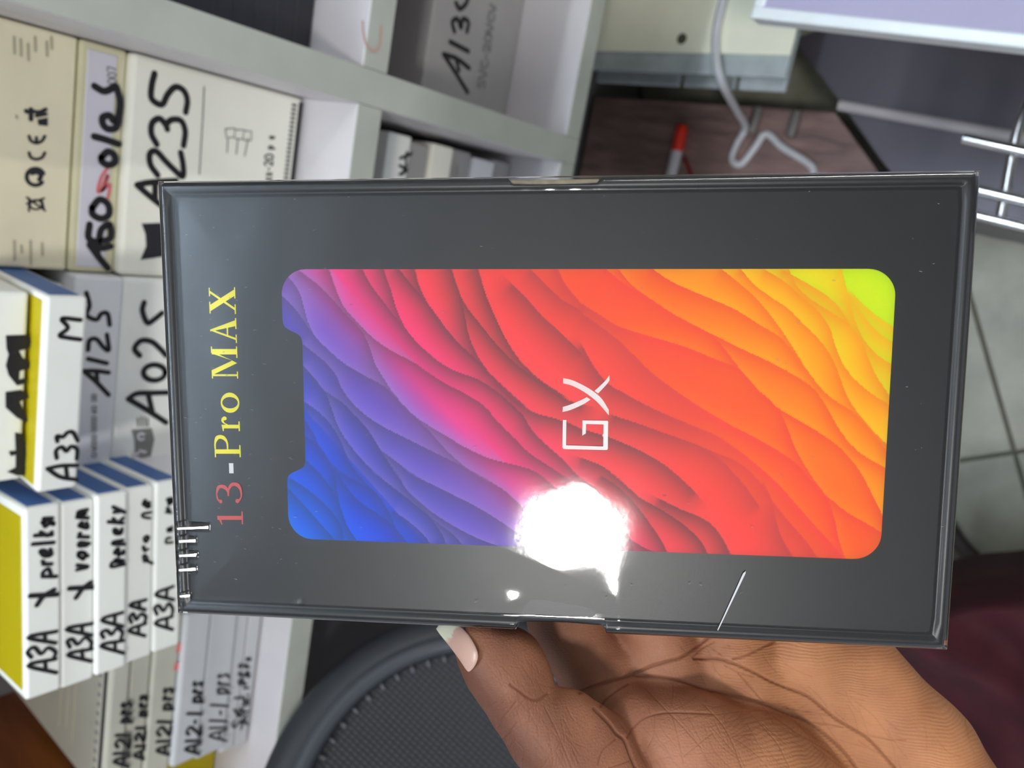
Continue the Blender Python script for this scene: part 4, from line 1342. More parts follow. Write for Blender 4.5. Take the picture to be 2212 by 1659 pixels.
def mesh_fabric():
    m = bpy.data.materials.new('black_net_fabric')
    m.use_nodes = True
    nt = m.node_tree
    b = nt.nodes['Principled BSDF']
    b.inputs['Roughness'].default_value = .6
    tc = nt.nodes.new('ShaderNodeTexCoord')
    w = []
    for d, s in (('X', 26), ('Y', 34)):
        mp = nt.nodes.new('ShaderNodeMapping')
        mp.inputs['Rotation'].default_value = (0, 0, math.radians(38))
        nt.links.new(tc.outputs['Object'], mp.inputs['Vector'])
        wv = nt.nodes.new('ShaderNodeTexWave')
        wv.bands_direction = d
        wv.inputs['Scale'].default_value = s * 2.3
        wv.inputs['Distortion'].default_value = .6
        wv.inputs['Detail'].default_value = 1
        nt.links.new(mp.outputs['Vector'], wv.inputs['Vector'])
        w.append(wv)
    mu = nt.nodes.new('ShaderNodeMath')
    mu.operation = 'MULTIPLY'
    nt.links.new(w[0].outputs['Fac'], mu.inputs[0])
    nt.links.new(w[1].outputs['Fac'], mu.inputs[1])
    r = nt.nodes.new('ShaderNodeValToRGB')
    r.color_ramp.elements[0].color = lin((28, 28, 33))
    r.color_ramp.elements[1].color = lin((66, 66, 70))
    nt.links.new(mu.outputs[0], r.inputs['Fac'])
    nt.links.new(r.outputs['Color'], b.inputs['Base Color'])
    bp = nt.nodes.new('ShaderNodeBump')
    bp.inputs['Strength'].default_value = .6
    bp.inputs['Distance'].default_value = .002
    nt.links.new(mu.outputs[0], bp.inputs['Height'])
    nt.links.new(bp.outputs['Normal'], b.inputs['Normal'])
    return m


cz_ = 0.60
rc_ = pixd(1022, 1806, cz_)
nrm = (CAMPOS - rc_)
nrm /= np.linalg.norm(nrm)
uu = RW @ np.array([1.0, 0, 0])
uu -= nrm * (uu @ nrm)
uu /= np.linalg.norm(uu)
vv_ = np.cross(nrm, uu)
CHM = Matrix.Identity(4)
for i in range(3):
    CHM[i][0], CHM[i][1], CHM[i][2], CHM[i][3] = uu[i], vv_[i], nrm[i], rc_[i]
seat_c = np.array([-0.74, 0.24, Z(-0.80)])
ch = empty('mesh_chair', (seat_c[0], seat_c[1], 0.0))
tag(ch, 'black mesh backed office chair with a thick rounded back rim', 'chair')
k_ = cz_ / F_PX
Rm, rr = 418 * k_ * 1.035, 52 * k_


def lathe_ring(name, Rmaj, prof_pts, m, seg=96):
    V, Fc = [], []
    n = len(prof_pts)
    for s in range(seg):
        a = 2 * math.pi * s / seg
        for (pr_, pz_) in prof_pts:
            V.append(((Rmaj + pr_) * math.cos(a), (Rmaj + pr_) * math.sin(a), pz_))
    for s in range(seg):
        for k in range(n):
            a, b = s * n + k, s * n + (k + 1) % n
            c, d = ((s + 1) % seg) * n + k, ((s + 1) % seg) * n + (k + 1) % n
            Fc.append((a, b, d, c))
    o = mesh_np(name, V, Fc, m, ch, matrix=CHM.copy())
    bmx = bmesh.new()
    bmx.from_mesh(o.data)
    bmesh.ops.recalc_face_normals(bmx, faces=bmx.faces)
    bmx.to_mesh(o.data)
    bmx.free()
    return o


lathe_ring('back_rim', Rm, [(rr * math.cos(t) * 1.0, .012 * math.sin(t)) for t in np.linspace(0, 2 * math.pi, 20, endpoint=False)], M_rub)
lathe_ring('piping', Rm - rr * .55, [(.0085 * math.cos(t), .006 + .0085 * math.sin(t)) for t in np.linspace(0, 2 * math.pi, 14, endpoint=False)], M_pip)
V = [(0, 0, -.02)]
Fc = []
Rf = Rm - rr * .8
for a in range(1, 9):
    for s in range(64):
        t = 2 * math.pi * s / 64
        r_ = Rf * a / 8
        V.append((r_ * math.cos(t), r_ * math.sin(t), -.02 + .02 * (a / 8) ** 2))
for s in range(64):
    Fc.append((0, 1 + s, 1 + (s + 1) % 64))
    for a in range(7):
        Fc.append((1 + a * 64 + s, 1 + (a + 1) * 64 + s, 1 + (a + 1) * 64 + (s + 1) % 64, 1 + a * 64 + (s + 1) % 64))
fab = mesh_np('net_fabric', V, Fc, mesh_fabric(), ch, matrix=CHM.copy())
# stitches along the rim
M_st = mat('stitch_thread', (92, 92, 98), .5)
bmst = bmesh.new()
bmesh.ops.create_uvsphere(bmst, u_segments=8, v_segments=6, radius=1.0)
for v in bmst.verts:
    v.co = Vector((v.co.x * .0038, v.co.y * .0018, v.co.z * .0018))
me_st = bpy.data.meshes.new('stitch')
bmst.to_mesh(me_st)
bmst.free()
me_st.materials.append(M_st)
for s in range(60):
    t = 2 * math.pi * s / 60
    o = bpy.data.objects.new('stitch', me_st)
    o.matrix_world = CHM @ Matrix.Rotation(t, 4, 'Z') @ Matrix.Translation((Rf - .006, 0, .0005))
    link(o, ch)
# spine, seat, column, base
bk = rc_ - nrm * .05
tube('spine', [rc_ - nrm * .045, bk - np.array([0.03, 0.02, .12]), np.array([seat_c[0] + .02, seat_c[1] + .05, seat_c[2] - .05])], .016, M_rub, ch, 12)
V = []
disc('seat', (seat_c[0], seat_c[1], seat_c[2] - .06), .15, .06, M_rub, ch, 40, .14)
tube('column', [seat_c - [0, 0, .06], seat_c - [0, 0, .2], np.array([seat_c[0], seat_c[1], .08])], .022, M_rub, ch, 14, 2)
for s in range(5):
    t = 2 * math.pi * s / 5 + .3
    e_ = np.array([seat_c[0] + .19 * math.cos(t), seat_c[1] + .19 * math.sin(t), .035])
    tube('base_leg', [np.array([seat_c[0], seat_c[1], .085]), np.array([seat_c[0] + .10 * math.cos(t), seat_c[1] + .10 * math.sin(t), .07]), e_], [.02, .016, .012], M_rub, ch, 10, 3)
    tube('caster', [e_ + [0, 0, -.010], e_ + [.001, .001, -.02], e_ + [0, 0, -.034]], [.012, .016, .012], M_rub, ch, 12, 2)

# ================================================================== HAND
# modelled in the photographer's frame in millimetres (x right, y down, z away), then turned into the room
def hp(px, py, z):
    return np.array([(px - CX) / F_PX * z, (py - CY) / F_PX * z, z])


n_c = np.cross(e1, e2)                       # from lid to back, photographer frame


def lid_z(px, py):
    d = np.array([(px - CX) / F_PX, (py - CY) / F_PX, 1.0])
    return float((ctr_c @ n_c) / (d @ n_c)) * 1000


def behind(px, py, r, gap=0.3):
    """point whose sphere of radius r just touches the back of the box"""
    d = np.array([(px - CX) / F_PX, (py - CY) / F_PX, 1.0])
    t = (ctr_c @ n_c + BTK + (r + gap) / 1000) / (d @ n_c)
    return d * t * 1000


prims = []


def chain(pts, rads, k):
    for i in range(len(pts) - 1):
        prims.append((pts[i], rads[i], pts[i + 1], rads[i + 1], k))


# palm and finger roots
kp = 7.0
chain([hp(1300, 1455, 228), hp(1470, 1700, 228), hp(1640, 1960, 228)], [12.5, 16, 17], kp)
chain([hp(1430, 1420, 229), hp(1590, 1700, 229), hp(1700, 1960, 228)], [12.5, 15, 16], kp)
chain([hp(1580, 1400, 229), hp(1720, 1700, 229), hp(1760, 1960, 228)], [12.5, 15, 16], kp)
chain([hp(1730, 1400, 229), hp(1850, 1690, 228), hp(1820, 1960, 228)], [12.5, 15, 16], kp)
# edge of the palm
chain([hp(1848, 1440, 227), hp(1985, 1622, 222), hp(2052, 1740, 221), hp(1960, 1940, 226)], [12.5, 14.5, 15, 15], kp)
# wrist and forearm
chain([hp(1660, 1960, 228), hp(1700, 2120, 230), hp(1760, 2420, 234), hp(1830, 3000, 238)], [17, 19, 24, 30], 8)
chain([hp(1860, 1960, 227), hp(1860, 2120, 229), hp(1890, 2420, 234), hp(1930, 3000, 238)], [16, 18, 24, 30], 8)
# fingers passing behind the box
fing = [([(1300, 1455, 12.5), (1225, 1345, 11.2)], [(1165, 1190, 9.8), (1120, 1010, 9.0), (1100, 880, 8.0), (1098, 850, 7.2)]),
        ([(1430, 1420, 12.5), (1400, 1330, 11.5)], [(1370, 1150, 10.2), (1345, 930, 9.4), (1335, 800, 8.4), (1333, 770, 7.6)]),
        ([(1580, 1400, 12.5), (1570, 1330, 11.3)], [(1560, 1160, 9.8), (1550, 960, 9.0), (1545, 840, 8.0), (1545, 812, 7.2)]),
        ([(1730, 1400, 12.5), (1735, 1330, 10.5)], [(1742, 1190, 8.8), (1750, 1040, 8.0), (1755, 950, 7.2), (1756, 925, 6.5)])]
for a, b in fing:
    P = [hp(x, y, 228.0) for x, y, r in a] + [behind(x, y, r) for x, y, r in b]
    chain(P, [q[2] for q in a] + [q[2] for q in b], 2.0)
PALM_N = len(prims)
# ball of the thumb
thenar = []


def tch(pts, rads, k, dst):
    for i in range(len(pts) - 1):
        dst.append((pts[i], rads[i], pts[i + 1], rads[i + 1], k))


tch([hp(1372, 1552, 211), hp(1480, 1625, 212), hp(1640, 1745, 213), hp(1710, 1880, 219), hp(1750, 2080, 231)], [8.0, 15.5, 21, 19, 13], 5.0, thenar)
tch([hp(1480, 1590, 214), hp(1640, 1655, 215), hp(1800, 1740, 217)], [12, 14.5, 12], 5.0, thenar)
tch([hp(1330, 1512, 217), hp(1420, 1530, 218)], [6, 8], 3.0, thenar)
thumb = []
tch([hp(1690, 2120, 231), hp(1540, 1915, 214), hp(1395, 1765, 206), hp(1262, 1668, 201), hp(1180, 1580, 199)], [13, 15.5, 14.5, 12.6, 10.2], 4.0, thumb)
tch([hp(1180, 1580, 199), hp(1128, 1522, 199.5), hp(1096, 1460, 199), hp(1066, 1422, 198.5), hp(1040, 1396, 198.5)], [10.2, 8.5, 9.3, 8.7, 6.8], 2.5, thumb)
tch([hp(1235, 1555, 200), hp(1290, 1610, 202)], [7.5, 9.5], 3.0, thumb)
tch([hp(1110, 1425, 199.5), hp(1130, 1470, 199.5)], [7.5, 7.5], 3.0, thumb)


def rcone(P, a, ra, b, rb):
    ba = b - a
    t = np.clip(((P - a) @ ba) / (ba @ ba), 0, 1).astype(np.float32)
    d = P - (a + t[..., None] * ba)
    return np.sqrt((d * d).sum(-1)) - (ra + (rb - ra) * t)


def smin(a, b, k):
    h = np.clip(0.5 + 0.5 * (b - a) / k, 0, 1)
    return b + (a - b) * h - k * h * (1 - h)


HS = 0.8
allp = prims + thenar + thumb
lo = np.min([np.minimum(p[0] - p[1], p[2] - p[3]) for p in allp], axis=0) - 3
hi = np.max([np.maximum(p[0] + p[1], p[2] + p[3]) for p in allp], axis=0) + 3
dims = np.ceil((hi - lo) / HS).astype(int) + 1
gx_, gy_, gz_ = [(lo[i] + HS * np.arange(dims[i])).astype(np.float32) for i in range(3)]


def field(plist):
    Fd = np.full(dims, 60.0, np.float32)
    for (a, ra, b, rb, k) in plist:
        mlo = np.minimum(a - ra, b - rb) - (k + 2)
        mhi = np.maximum(a + ra, b + rb) + (k + 2)
        i0 = np.maximum(((mlo - lo) / HS).astype(int), 0)
        i1 = np.minimum(((mhi - lo) / HS).astype(int) + 2, dims)
        sl = tuple(slice(i0[i], i1[i]) for i in range(3))
        P = np.stack(np.meshgrid(gx_[sl[0]], gy_[sl[1]], gz_[sl[2]], indexing='ij'), axis=-1)
        Fd[sl] = smin(Fd[sl], rcone(P, a.astype(np.float32), ra, b.astype(np.float32), rb), k)
    return Fd


Fp = field(prims)
Ft = field(thenar)
Fh = field(thumb)
FF = smin(smin(Fp, Ft, 2.2), Fh, 1.6)
del Fp, Ft, Fh
# keep clear of the box (the skin lies against it)
GXh, GYh, GZh = np.meshgrid(gx_, gy_, gz_, indexing='ij')
rel = np.stack([GXh, GYh, GZh], axis=-1) - (ctr_c * 1000).astype(np.float32)
lx = rel @ e1.astype(np.float32)
ly = rel @ e2.astype(np.float32)
lz = rel @ n_c.astype(np.float32)
bx = np.maximum(np.maximum(np.abs(lx) - BL * 500 - .45, np.abs(ly) - BW * 500 - .45), np.abs(lz - BTK * 500) - BTK * 500 - .25)
FF = np.maximum(FF, -bx)
del rel, lx, ly, lz, bx, GXh, GYh, GZh


def surface_nets(Fd, o, h):
    ins = Fd < 0
    nx, ny, nz = Fd.shape
    cnt = np.zeros((nx - 1, ny - 1, nz - 1), np.int8)
    for i in (0, 1):
        for j in (0, 1):
            for k in (0, 1):
                cnt += ins[i:nx - 1 + i, j:ny - 1 + j, k:nz - 1 + k]
    act = (cnt > 0) & (cnt < 8)
    ids = np.argwhere(act)
    index = np.full(act.shape, -1, np.int64)
    index[act] = np.arange(len(ids))
    pos = np.zeros((len(ids), 3))
    num = np.zeros(len(ids))
    cs = [(i, j, k) for i in (0, 1) for j in (0, 1) for k in (0, 1)]
    for a in cs:
        for ax in range(3):
            if a[ax] == 0:
                b = list(a)
                b[ax] = 1
                fa = Fd[ids[:, 0] + a[0], ids[:, 1] + a[1], ids[:, 2] + a[2]]
                fb = Fd[ids[:, 0] + b[0], ids[:, 1] + b[1], ids[:, 2] + b[2]]
                m = (fa < 0) != (fb < 0)
                t = np.where(m, fa / np.where(m, fa - fb, 1), 0)
                p = np.array(a, float)[None, :] + t[:, None] * (np.array(b) - np.array(a))[None, :]
                pos += p * m[:, None]
                num += m
    verts = o + h * (ids + pos / num[:, None])
    quads = []
    for ax in range(3):
        o1, o2 = [(1, 2), (2, 0), (0, 1)][ax]
        sl0 = [slice(1, -1)] * 3
        sl1 = [slice(1, -1)] * 3
        sl0[ax] = slice(0, -1)
        sl1[ax] = slice(1, None)
        A, B = ins[tuple(sl0)], ins[tuple(sl1)]
        e = np.argwhere(A != B)
        off = np.ones(3, int)
        off[ax] = 0
        e = e + off
        flip = ins[e[:, 0], e[:, 1], e[:, 2]]
        d1 = np.zeros(3, int)
        d1[o1] = 1
        d2 = np.zeros(3, int)
        d2[o2] = 1
        c = [e - d1 - d2, e - d2, e, e - d1]
        q = np.stack([index[x[:, 0], x[:, 1], x[:, 2]] for x in c], axis=1)
        q[~flip] = q[~flip][:, ::-1]
        quads.append(q)
    return verts, np.concatenate(quads)


HV, HQ = surface_nets(FF, lo, HS)


def vnormals(Vv, Qq):
    d1 = Vv[Qq[:, 2]] - Vv[Qq[:, 0]]
    d2 = Vv[Qq[:, 3]] - Vv[Qq[:, 1]]
    fn = np.cross(d1, d2)
    vn = np.zeros_like(Vv)
    for k in range(4):
        np.add.at(vn, Qq[:, k], fn)
    return vn / np.maximum(np.linalg.norm(vn, axis=1, keepdims=True), 1e-9)


def subdivide(Vv, Qq):
    """one linear split of every quad into four"""
    E = np.concatenate([Qq[:, [0, 1]], Qq[:, [1, 2]], Qq[:, [2, 3]], Qq[:, [3, 0]]])
    E.sort(axis=1)
    uq, inv = np.unique(E, axis=0, return_inverse=True)
    n0 = len(Vv)
    me_ = (Vv[uq[:, 0]] + Vv[uq[:, 1]]) / 2
    fc = Vv[Qq].mean(axis=1)
    nq = len(Qq)
    inv = inv.reshape(4, nq) + n0
    fi = n0 + len(uq) + np.arange(nq)
    out = []
    for k in range(4):
        out.append(np.stack([Qq[:, k], inv[k], fi, inv[(k - 1) % 4]], axis=1))
    return np.concatenate([Vv, me_, fc]), np.concatenate(out)


def relax(Vv, Qq, it, lam=.5):
    for _ in range(it):
        acc = np.zeros_like(Vv)
        cn = np.zeros(len(Vv))
        for k in range(4):
            np.add.at(acc, Qq[:, k], Vv[Qq[:, (k + 1) % 4]])
            np.add.at(acc, Qq[:, k], Vv[Qq[:, (k - 1) % 4]])
            np.add.at(cn, Qq[:, k], 2)
        Vv = Vv + lam * (acc / cn[:, None] - Vv)
    return Vv


HV = relax(HV, HQ, 2)
HV, HQ = subdivide(HV, HQ)
HV = relax(HV, HQ, 2)
HN = vnormals(HV, HQ)
cq = HV[HQ].mean(axis=1)
nq_ = HN[HQ].mean(axis=1)
sg = 1.0 if (HN[:, 2] * (HV[:, 2] - HV[:, 2].mean())).sum() > 0 else -1.0
fcq = -(nq_ * cq).sum(1) * sg
qx, qy = cq[:, 0] / cq[:, 2] * F_PX + CX, cq[:, 1] / cq[:, 2] * F_PX + CY
selq = (fcq > 0) & (qx > 930) & (qx < 2240) & (qy > 1322) & (qy < 1690)
used = np.unique(HQ[selq])
remap = np.full(len(HV), -1)
remap[used] = np.arange(len(used))
SV, SQ = subdivide(HV[used], remap[HQ[selq]])
# new corner points stay shared with the coarse mesh, the others are appended
newidx = np.concatenate([used, len(HV) + np.arange(len(SV) - len(used))])
HV = np.concatenate([HV, SV[len(used):]])
HQ = np.concatenate([HQ[~selq], newidx[SQ]])
HN = vnormals(HV, HQ)
if (HN[:, 2] * (HV[:, 2] - HV[:, 2].mean())).sum() < 0:
    HQ = HQ[:, ::-1]
    HN = -HN
hpx, hpy = HV[:, 0] / HV[:, 2] * F_PX + CX, HV[:, 1] / HV[:, 2] * F_PX + CY
facing = -(HN * HV).sum(1) / np.linalg.norm(HV, axis=1) > 0.05
Hc = lambda L: [(940 + x / 3.687, 1300 + y / 3.687) for x, y in L]
Hr = lambda L: [(1500 + x / 3.107, 1340 + y / 3.107) for x, y in L]
# skin creases: (line in photo pixels, half width px, depth mm)
creases = [
    (Hc([(600, 660), (680, 720), (760, 775), (830, 780), (900, 730)]), 4.0, .55), (Hc([(1270, 850), (1380, 960), (1450, 1050), (1510, 1100), (1560, 1230), (1600, 1324)]), 5, .9),
    (Hc([(1150, 720), (1280, 670), (1420, 620), (1570, 580), (1700, 520), (1830, 480), (1960, 440), (2080, 360), (2200, 260)]), 5, .8),
    (Hc([(1600, 585), (1800, 600), (2000, 640), (2212, 710)]), 4.5, .8), (Hc([(1320, 830), (1360, 770), (1450, 700), (1540, 650)]), 4, .5),
    (Hc([(1530, 1080), (1590, 990), (1680, 920), (1800, 885), (1950, 880), (2212, 890)]), 3.5, .45), (Hc([(1950, 460), (2030, 400), (2150, 300)]), 3.5, .4),
    (Hc([(410, 835), (490, 805)]), 2.6, .35), (Hc([(500, 995), (540, 930), (600, 860), (645, 800)]), 2.8, .4), (Hc([(540, 1085), (590, 1040), (650, 965)]), 2.8, .4),
    (Hc([(590, 1150), (620, 1100), (700, 1180), (690, 1250)]), 2.2, .25), (Hc([(870, 830), (960, 1010), (1010, 1130), (1090, 1320)]), 2.4, .25), (Hc([(760, 900), (720, 1100), (690, 1240)]), 2.2, .22),
    (Hc([(1300, 1290), (1340, 1180), (1440, 1090)]), 2.8, .35), (Hc([(1390, 1320), (1480, 1290), (1560, 1260)]), 2.8, .35), (Hc([(920, 1130), (940, 1250), (930, 1324)]), 2.0, .2),
    (Hc([(1680, 690), (1830, 850), (1960, 980), (2120, 1160)]), 2.4, .25), (Hc([(1750, 900), (1740, 1050), (1690, 1160)]), 2.2, .2), (Hc([(1890, 900), (1940, 1100), (1980, 1290)]), 2.2, .2), (Hc([(1980, 1230), (2100, 1130), (2212, 1040)]), 2.2, .22),
    (Hr([(0, 255), (150, 260), (260, 290), (400, 350), (520, 410), (640, 460), (760, 510), (860, 590), (960, 670), (1080, 740), (1170, 800), (1260, 900), (1340, 991)]), 4.5, .75),
    (Hr([(0, 435), (150, 475), (320, 520), (470, 560), (620, 620), (760, 680), (880, 770), (1000, 880), (1090, 991)]), 5, .7),
    (Hr([(290, 350), (360, 430), (470, 555)]), 3.2, .4), (Hr([(200, 300), (290, 350), (400, 380)]), 2.8, .3), (Hr([(260, 260), (360, 230), (480, 170), (540, 140)]), 4, .5), (Hr([(0, 240), (60, 180), (130, 150)]), 3.5, .4),
    (Hr([(80, 160), (190, 240)]), 3, .3), (Hr([(620, 590), (800, 620), (930, 640)]), 2.6, .3), (Hr([(800, 690), (900, 700), (1000, 720)]), 2.8, .35), (Hr([(530, 640), (700, 760), (870, 860), (980, 950)]), 2.8, .3),
    (Hr([(60, 560), (190, 700), (260, 830), (320, 991)]), 2.4, .25), (Hr([(430, 680), (560, 830), (640, 991)]), 2.4, .2), (Hr([(90, 640), (300, 610), (480, 600)]), 2.0, .15), (Hr([(240, 780), (400, 755)]), 2.0, .15),
    (Hr([(1150, 770), (1300, 800), (1420, 800)]), 3, .3), (Hr([(800, 840), (900, 920), (1000, 991)]), 2.6, .25)]
rh = random.Random(11)


def fine(n, x0, x1, y0, y1, ang_, spread, l0, l1, dep):
    for _ in range(n):
        x, y = rh.uniform(x0, x1), rh.uniform(y0, y1)
        a_ = math.radians(ang_ + rh.gauss(0, spread))
        L_ = rh.uniform(l0, l1)
        c_ = rh.uniform(-.2, .2)
        creases.append(([(x, y), (x + L_ / 2 * math.cos(a_), y + L_ / 2 * math.sin(a_)), (x + L_ * math.cos(a_ + c_), y + L_ * math.sin(a_ + c_))], 2.2, dep))


fine(46, 1060, 1240, 1500, 1640, 75, 14, 30, 90, .14)
fine(26, 1050, 1160, 1420, 1520, 60, 20, 20, 60, .10)
fine(16, 1060, 1150, 1520, 1620, -35, 15, 15, 40, .16)
fine(26, 1330, 1700, 1500, 1650, 62, 16, 60, 160, .10)
fine(18, 1380, 1800, 1540, 1650, -8, 14, 60, 150, .08)
fine(24, 1500, 1880, 1440, 1620, 32, 12, 40, 120, .14)
fine(14, 1450, 1700, 1370, 1470, 45, 30, 30, 80, .12)
fine(14, 1800, 2100, 1450, 1640, 60, 25, 30, 90, .08)
disp = np.zeros(len(HV))
crs = np.zeros(len(HV))
for ln, hw, dep in creases:
    c = catmull(ln, 4)
    hw = (hw * .72) if dep > .45 else hw * .62
    dep = dep * (.85 if dep > .45 else .7)
    s = np.where(facing & (hpx > c[:, 0].min() - 40) & (hpx < c[:, 0].max() + 40) & (hpy > c[:, 1].min() - 40) & (hpy < c[:, 1].max() + 40))[0]
    d_ = np.full(len(s), 1e6)
    for i in range(len(c) - 1):
        dx, dy = c[i + 1] - c[i]
        tc = np.clip(((hpx[s] - c[i][0]) * dx + (hpy[s] - c[i][1]) * dy) / (dx * dx + dy * dy + 1e-9), 0, 1)
        fade = 1.0
        d_ = np.minimum(d_, np.hypot(hpx[s] - c[i][0] - tc * dx, hpy[s] - c[i][1] - tc * dy))
    g = np.exp(-(d_ / hw) ** 2)
    disp[s] = np.maximum(disp[s], dep * g)
    crs[s] = np.maximum(crs[s], np.exp(-(d_ / (hw * .8)) ** 2) * min(1, dep / .6 + .25))
HV = HV - HN * (disp * .8)[:, None]
# palmar (paler) against dorsal (darker) skin: the thumb's back and outer edge are dark
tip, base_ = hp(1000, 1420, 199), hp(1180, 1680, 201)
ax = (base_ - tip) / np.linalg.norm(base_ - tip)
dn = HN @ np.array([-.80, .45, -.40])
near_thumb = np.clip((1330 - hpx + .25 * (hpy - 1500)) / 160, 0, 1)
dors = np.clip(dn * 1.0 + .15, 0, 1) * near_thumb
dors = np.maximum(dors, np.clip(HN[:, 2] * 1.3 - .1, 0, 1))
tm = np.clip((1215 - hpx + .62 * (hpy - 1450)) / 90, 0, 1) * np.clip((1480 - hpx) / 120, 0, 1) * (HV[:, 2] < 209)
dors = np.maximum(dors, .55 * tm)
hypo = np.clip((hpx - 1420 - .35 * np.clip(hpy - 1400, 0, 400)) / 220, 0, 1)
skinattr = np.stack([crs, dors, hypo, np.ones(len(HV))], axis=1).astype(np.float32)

M_skin = bpy.data.materials.new('brown_skin')
M_skin.use_nodes = True
nt = M_skin.node_tree
b = nt.nodes['Principled BSDF']
b.inputs['Roughness'].default_value = 0.55
b.inputs['Specular IOR Level'].default_value = 0.28
b.inputs['Subsurface Weight'].default_value = 0.0
at = nt.nodes.new('ShaderNodeAttribute')
at.attribute_name = 'skin'
sep = nt.nodes.new('ShaderNodeSeparateColor')
nt.links.new(at.outputs['Color'], sep.inputs[0])
tc = nt.nodes.new('ShaderNodeTexCoord')
nz = nt.nodes.new('ShaderNodeTexNoise')
nz.inputs['Scale'].default_value = 70
nz.inputs['Detail'].default_value = 5
nt.links.new(tc.outputs['Object'], nz.inputs['Vector'])
rp = nt.nodes.new('ShaderNodeValToRGB')
rp.color_ramp.elements[0].position = .32
rp.color_ramp.elements[0].color = lin((140, 90, 68))
rp.color_ramp.elements[1].position = .68
rp.color_ramp.elements[1].color = lin((168, 114, 86))
nt.links.new(nz.outputs['Fac'], rp.inputs['Fac'])
rp2 = nt.nodes.new('ShaderNodeValToRGB')
rp2.color_ramp.elements[0].position = .32
rp2.color_ramp.elements[0].color = lin((154, 100, 66))
rp2.color_ramp.elements[1].position = .68
rp2.color_ramp.elements[1].color = lin((180, 122, 82))
nt.links.new(nz.outputs['Fac'], rp2.inputs['Fac'])
mx0 = nt.nodes.new('ShaderNodeMix')
mx0.data_type = 'RGBA'
nt.links.new(sep.outputs[2], mx0.inputs['Factor'])
nt.links.new(rp.outputs['Color'], mx0.inputs['A'])
nt.links.new(rp2.outputs['Color'], mx0.inputs['B'])
mx1 = nt.nodes.new('ShaderNodeMix')
mx1.data_type = 'RGBA'
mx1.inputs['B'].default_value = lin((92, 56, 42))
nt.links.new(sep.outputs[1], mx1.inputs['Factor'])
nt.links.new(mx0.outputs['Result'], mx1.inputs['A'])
mx2 = nt.nodes.new('ShaderNodeMix')
mx2.data_type = 'RGBA'
mx2.inputs['B'].default_value = lin((104, 58, 42))
ml = nt.nodes.new('ShaderNodeMath')
ml.operation = 'MULTIPLY'
ml.inputs[1].default_value = .6
nt.links.new(sep.outputs[0], ml.inputs[0])
nt.links.new(ml.outputs[0], mx2.inputs['Factor'])
nt.links.new(mx1.outputs['Result'], mx2.inputs['A'])
nt.links.new(mx2.outputs['Result'], b.inputs['Base Color'])
wv = nt.nodes.new('ShaderNodeTexWave')
wv.bands_direction = 'Y'
wv.inputs['Scale'].default_value = 400
wv.inputs['Distortion'].default_value = 22
wv.inputs['Detail'].default_value = 2
wv.inputs['Detail Scale'].default_value = .14
nt.links.new(tc.outputs['Object'], wv.inputs['Vector'])
vo = nt.nodes.new('ShaderNodeTexVoronoi')
vo.feature = 'DISTANCE_TO_EDGE'
vo.inputs['Scale'].default_value = 1100
nt.links.new(tc.outputs['Object'], vo.inputs['Vector'])
inv_ = nt.nodes.new('ShaderNodeMath')
inv_.operation = 'MULTIPLY_ADD'
inv_.inputs[1].default_value = .85
inv_.inputs[2].default_value = .15
nt.links.new(sep.outputs[2], inv_.inputs[0])
m1 = nt.nodes.new('ShaderNodeMath')
m1.operation = 'MULTIPLY'
nt.links.new(wv.outputs['Fac'], m1.inputs[0])
nt.links.new(inv_.outputs[0], m1.inputs[1])
ad = nt.nodes.new('ShaderNodeMath')
ad.operation = 'MULTIPLY_ADD'
ad.inputs[1].default_value = 1.6
nt.links.new(vo.outputs['Distance'], ad.inputs[0])
nt.links.new(m1.outputs[0], ad.inputs[2])
bp = nt.nodes.new('ShaderNodeBump')
bp.inputs['Strength'].default_value = .42
bp.inputs['Distance'].default_value = .0002
nt.links.new(ad.outputs[0], bp.inputs['Height'])
nt.links.new(bp.outputs['Normal'], b.inputs['Normal'])

HM = Matrix.Identity(4)
hcen = HV.mean(axis=0) / 1000
hw_ = CAMPOS + RW @ hcen
for i in range(3):
    for j in range(3):
        HM[i][j] = RW[i, j]
    HM[i][3] = hw_[i]
hand = quads_np('hand', HV / 1000 - hcen, HQ, M_skin, None, matrix=HM)
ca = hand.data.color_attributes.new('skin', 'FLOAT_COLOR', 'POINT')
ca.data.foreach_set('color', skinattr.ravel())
tag(hand, 'bare brown left hand gripping the long edge of the black box', 'hand')

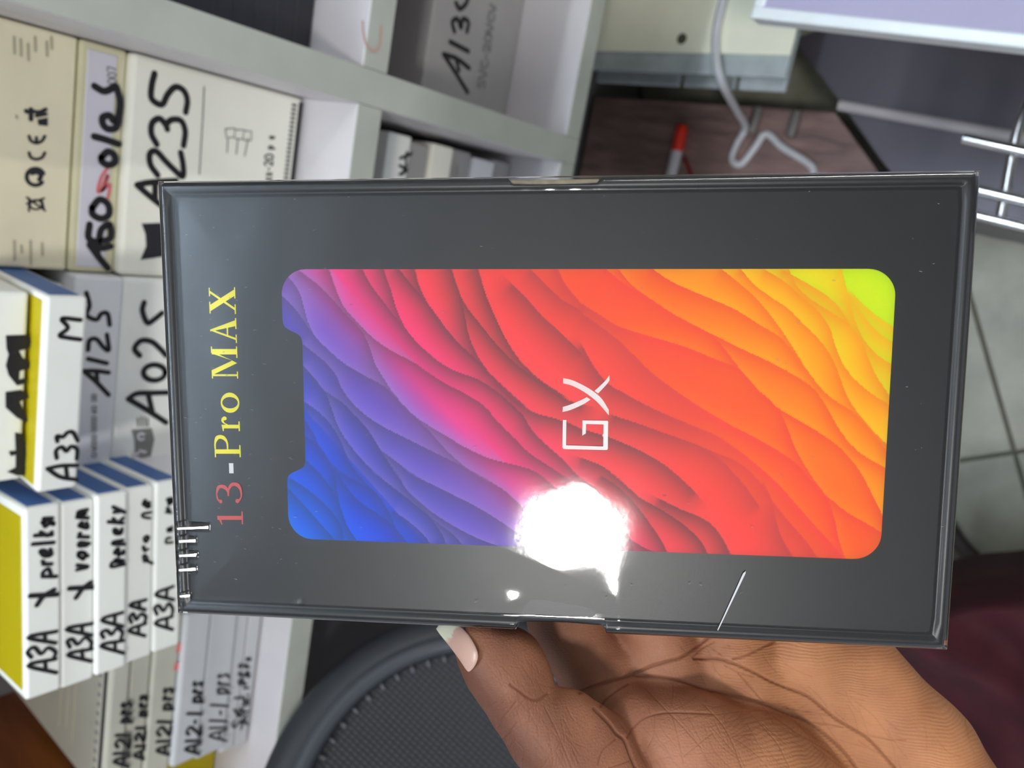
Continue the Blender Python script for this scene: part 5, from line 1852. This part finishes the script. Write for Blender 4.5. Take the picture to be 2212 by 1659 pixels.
# thumb nail: a smooth curved plate fitted on the thumb
outl = Hc([(8, 215), (40, 178), (110, 168), (190, 188), (238, 225), (292, 300), (332, 380), (342, 440), (322, 500), (288, 545), (256, 552), (200, 472), (120, 362), (40, 262)])
oc = np.mean(outl, axis=0)
sel = np.where(facing & (hpx > 940) & (hpx < 1050) & (hpy > 1340) & (hpy < 1470))[0]
A = np.stack([np.ones(len(sel)), hpx[sel] - oc[0], hpy[sel] - oc[1], (hpx[sel] - oc[0]) ** 2, (hpx[sel] - oc[0]) * (hpy[sel] - oc[1]), (hpy[sel] - oc[1]) ** 2], axis=1)
zc = np.linalg.lstsq(A, HV[sel, 2], rcond=None)[0]
oo = catmull(outl + [outl[0]], 3)[:-1]
V, Fc, tipc = [], [], []
rings = 9
for layer, dz in ((0, -1.05), (1, .1)):
    for r in range(rings):
        s = (r + 1) / rings
        for q in oo:
            x, y = oc + (q - oc) * s
            dx, dy = x - oc[0], y - oc[1]
            z = zc @ np.array([1, dx, dy, dx * dx, dx * dy, dy * dy])
            V.append(hp(x, y, z + dz + .35 * s ** 4) / 1000 - hcen)
            along = (x - 1012) * .62 + (y - 1420) * .62
            tipc.append(1.0 if along < -52 - .3 * (x - 975) else 0.0)
m_ = len(oo)
for layer in (0, 1):
    off = layer * rings * m_
    for r in range(rings - 1):
        for k in range(m_):
            a, b2 = off + r * m_ + k, off + r * m_ + (k + 1) % m_
            f = (a, b2, b2 + m_, a + m_)
            Fc.append(f if layer == 0 else f[::-1])
    Fc.append(tuple(off + k for k in range(m_)))
for k in range(m_):
    a, b2 = (rings - 1) * m_ + k, (rings - 1) * m_ + (k + 1) % m_
    Fc.append((a, b2, b2 + rings * m_, a + rings * m_))
M_nail = bpy.data.materials.new('finger_nail')
M_nail.use_nodes = True
nt = M_nail.node_tree
b = nt.nodes['Principled BSDF']
b.inputs['Roughness'].default_value = .3
at = nt.nodes.new('ShaderNodeAttribute')
at.attribute_name = 'tip'
mxn = nt.nodes.new('ShaderNodeMix')
mxn.data_type = 'RGBA'
mxn.inputs['A'].default_value = lin((180, 144, 130))
mxn.inputs['B'].default_value = lin((196, 192, 170))
nt.links.new(at.outputs['Fac'], mxn.inputs['Factor'])
nt.links.new(mxn.outputs['Result'], b.inputs['Base Color'])
nail = mesh_np('thumb_nail', V, Fc, M_nail, hand, matrix=HM.copy())
bmx = bmesh.new()
bmx.from_mesh(nail.data)
bmesh.ops.recalc_face_normals(bmx, faces=bmx.faces)
bmx.to_mesh(nail.data)
bmx.free()
ta = nail.data.attributes.new('tip', 'FLOAT', 'POINT')
ta.data.foreach_set('value', np.array(tipc, np.float32))
nail['label'] = 'long pale thumb nail'
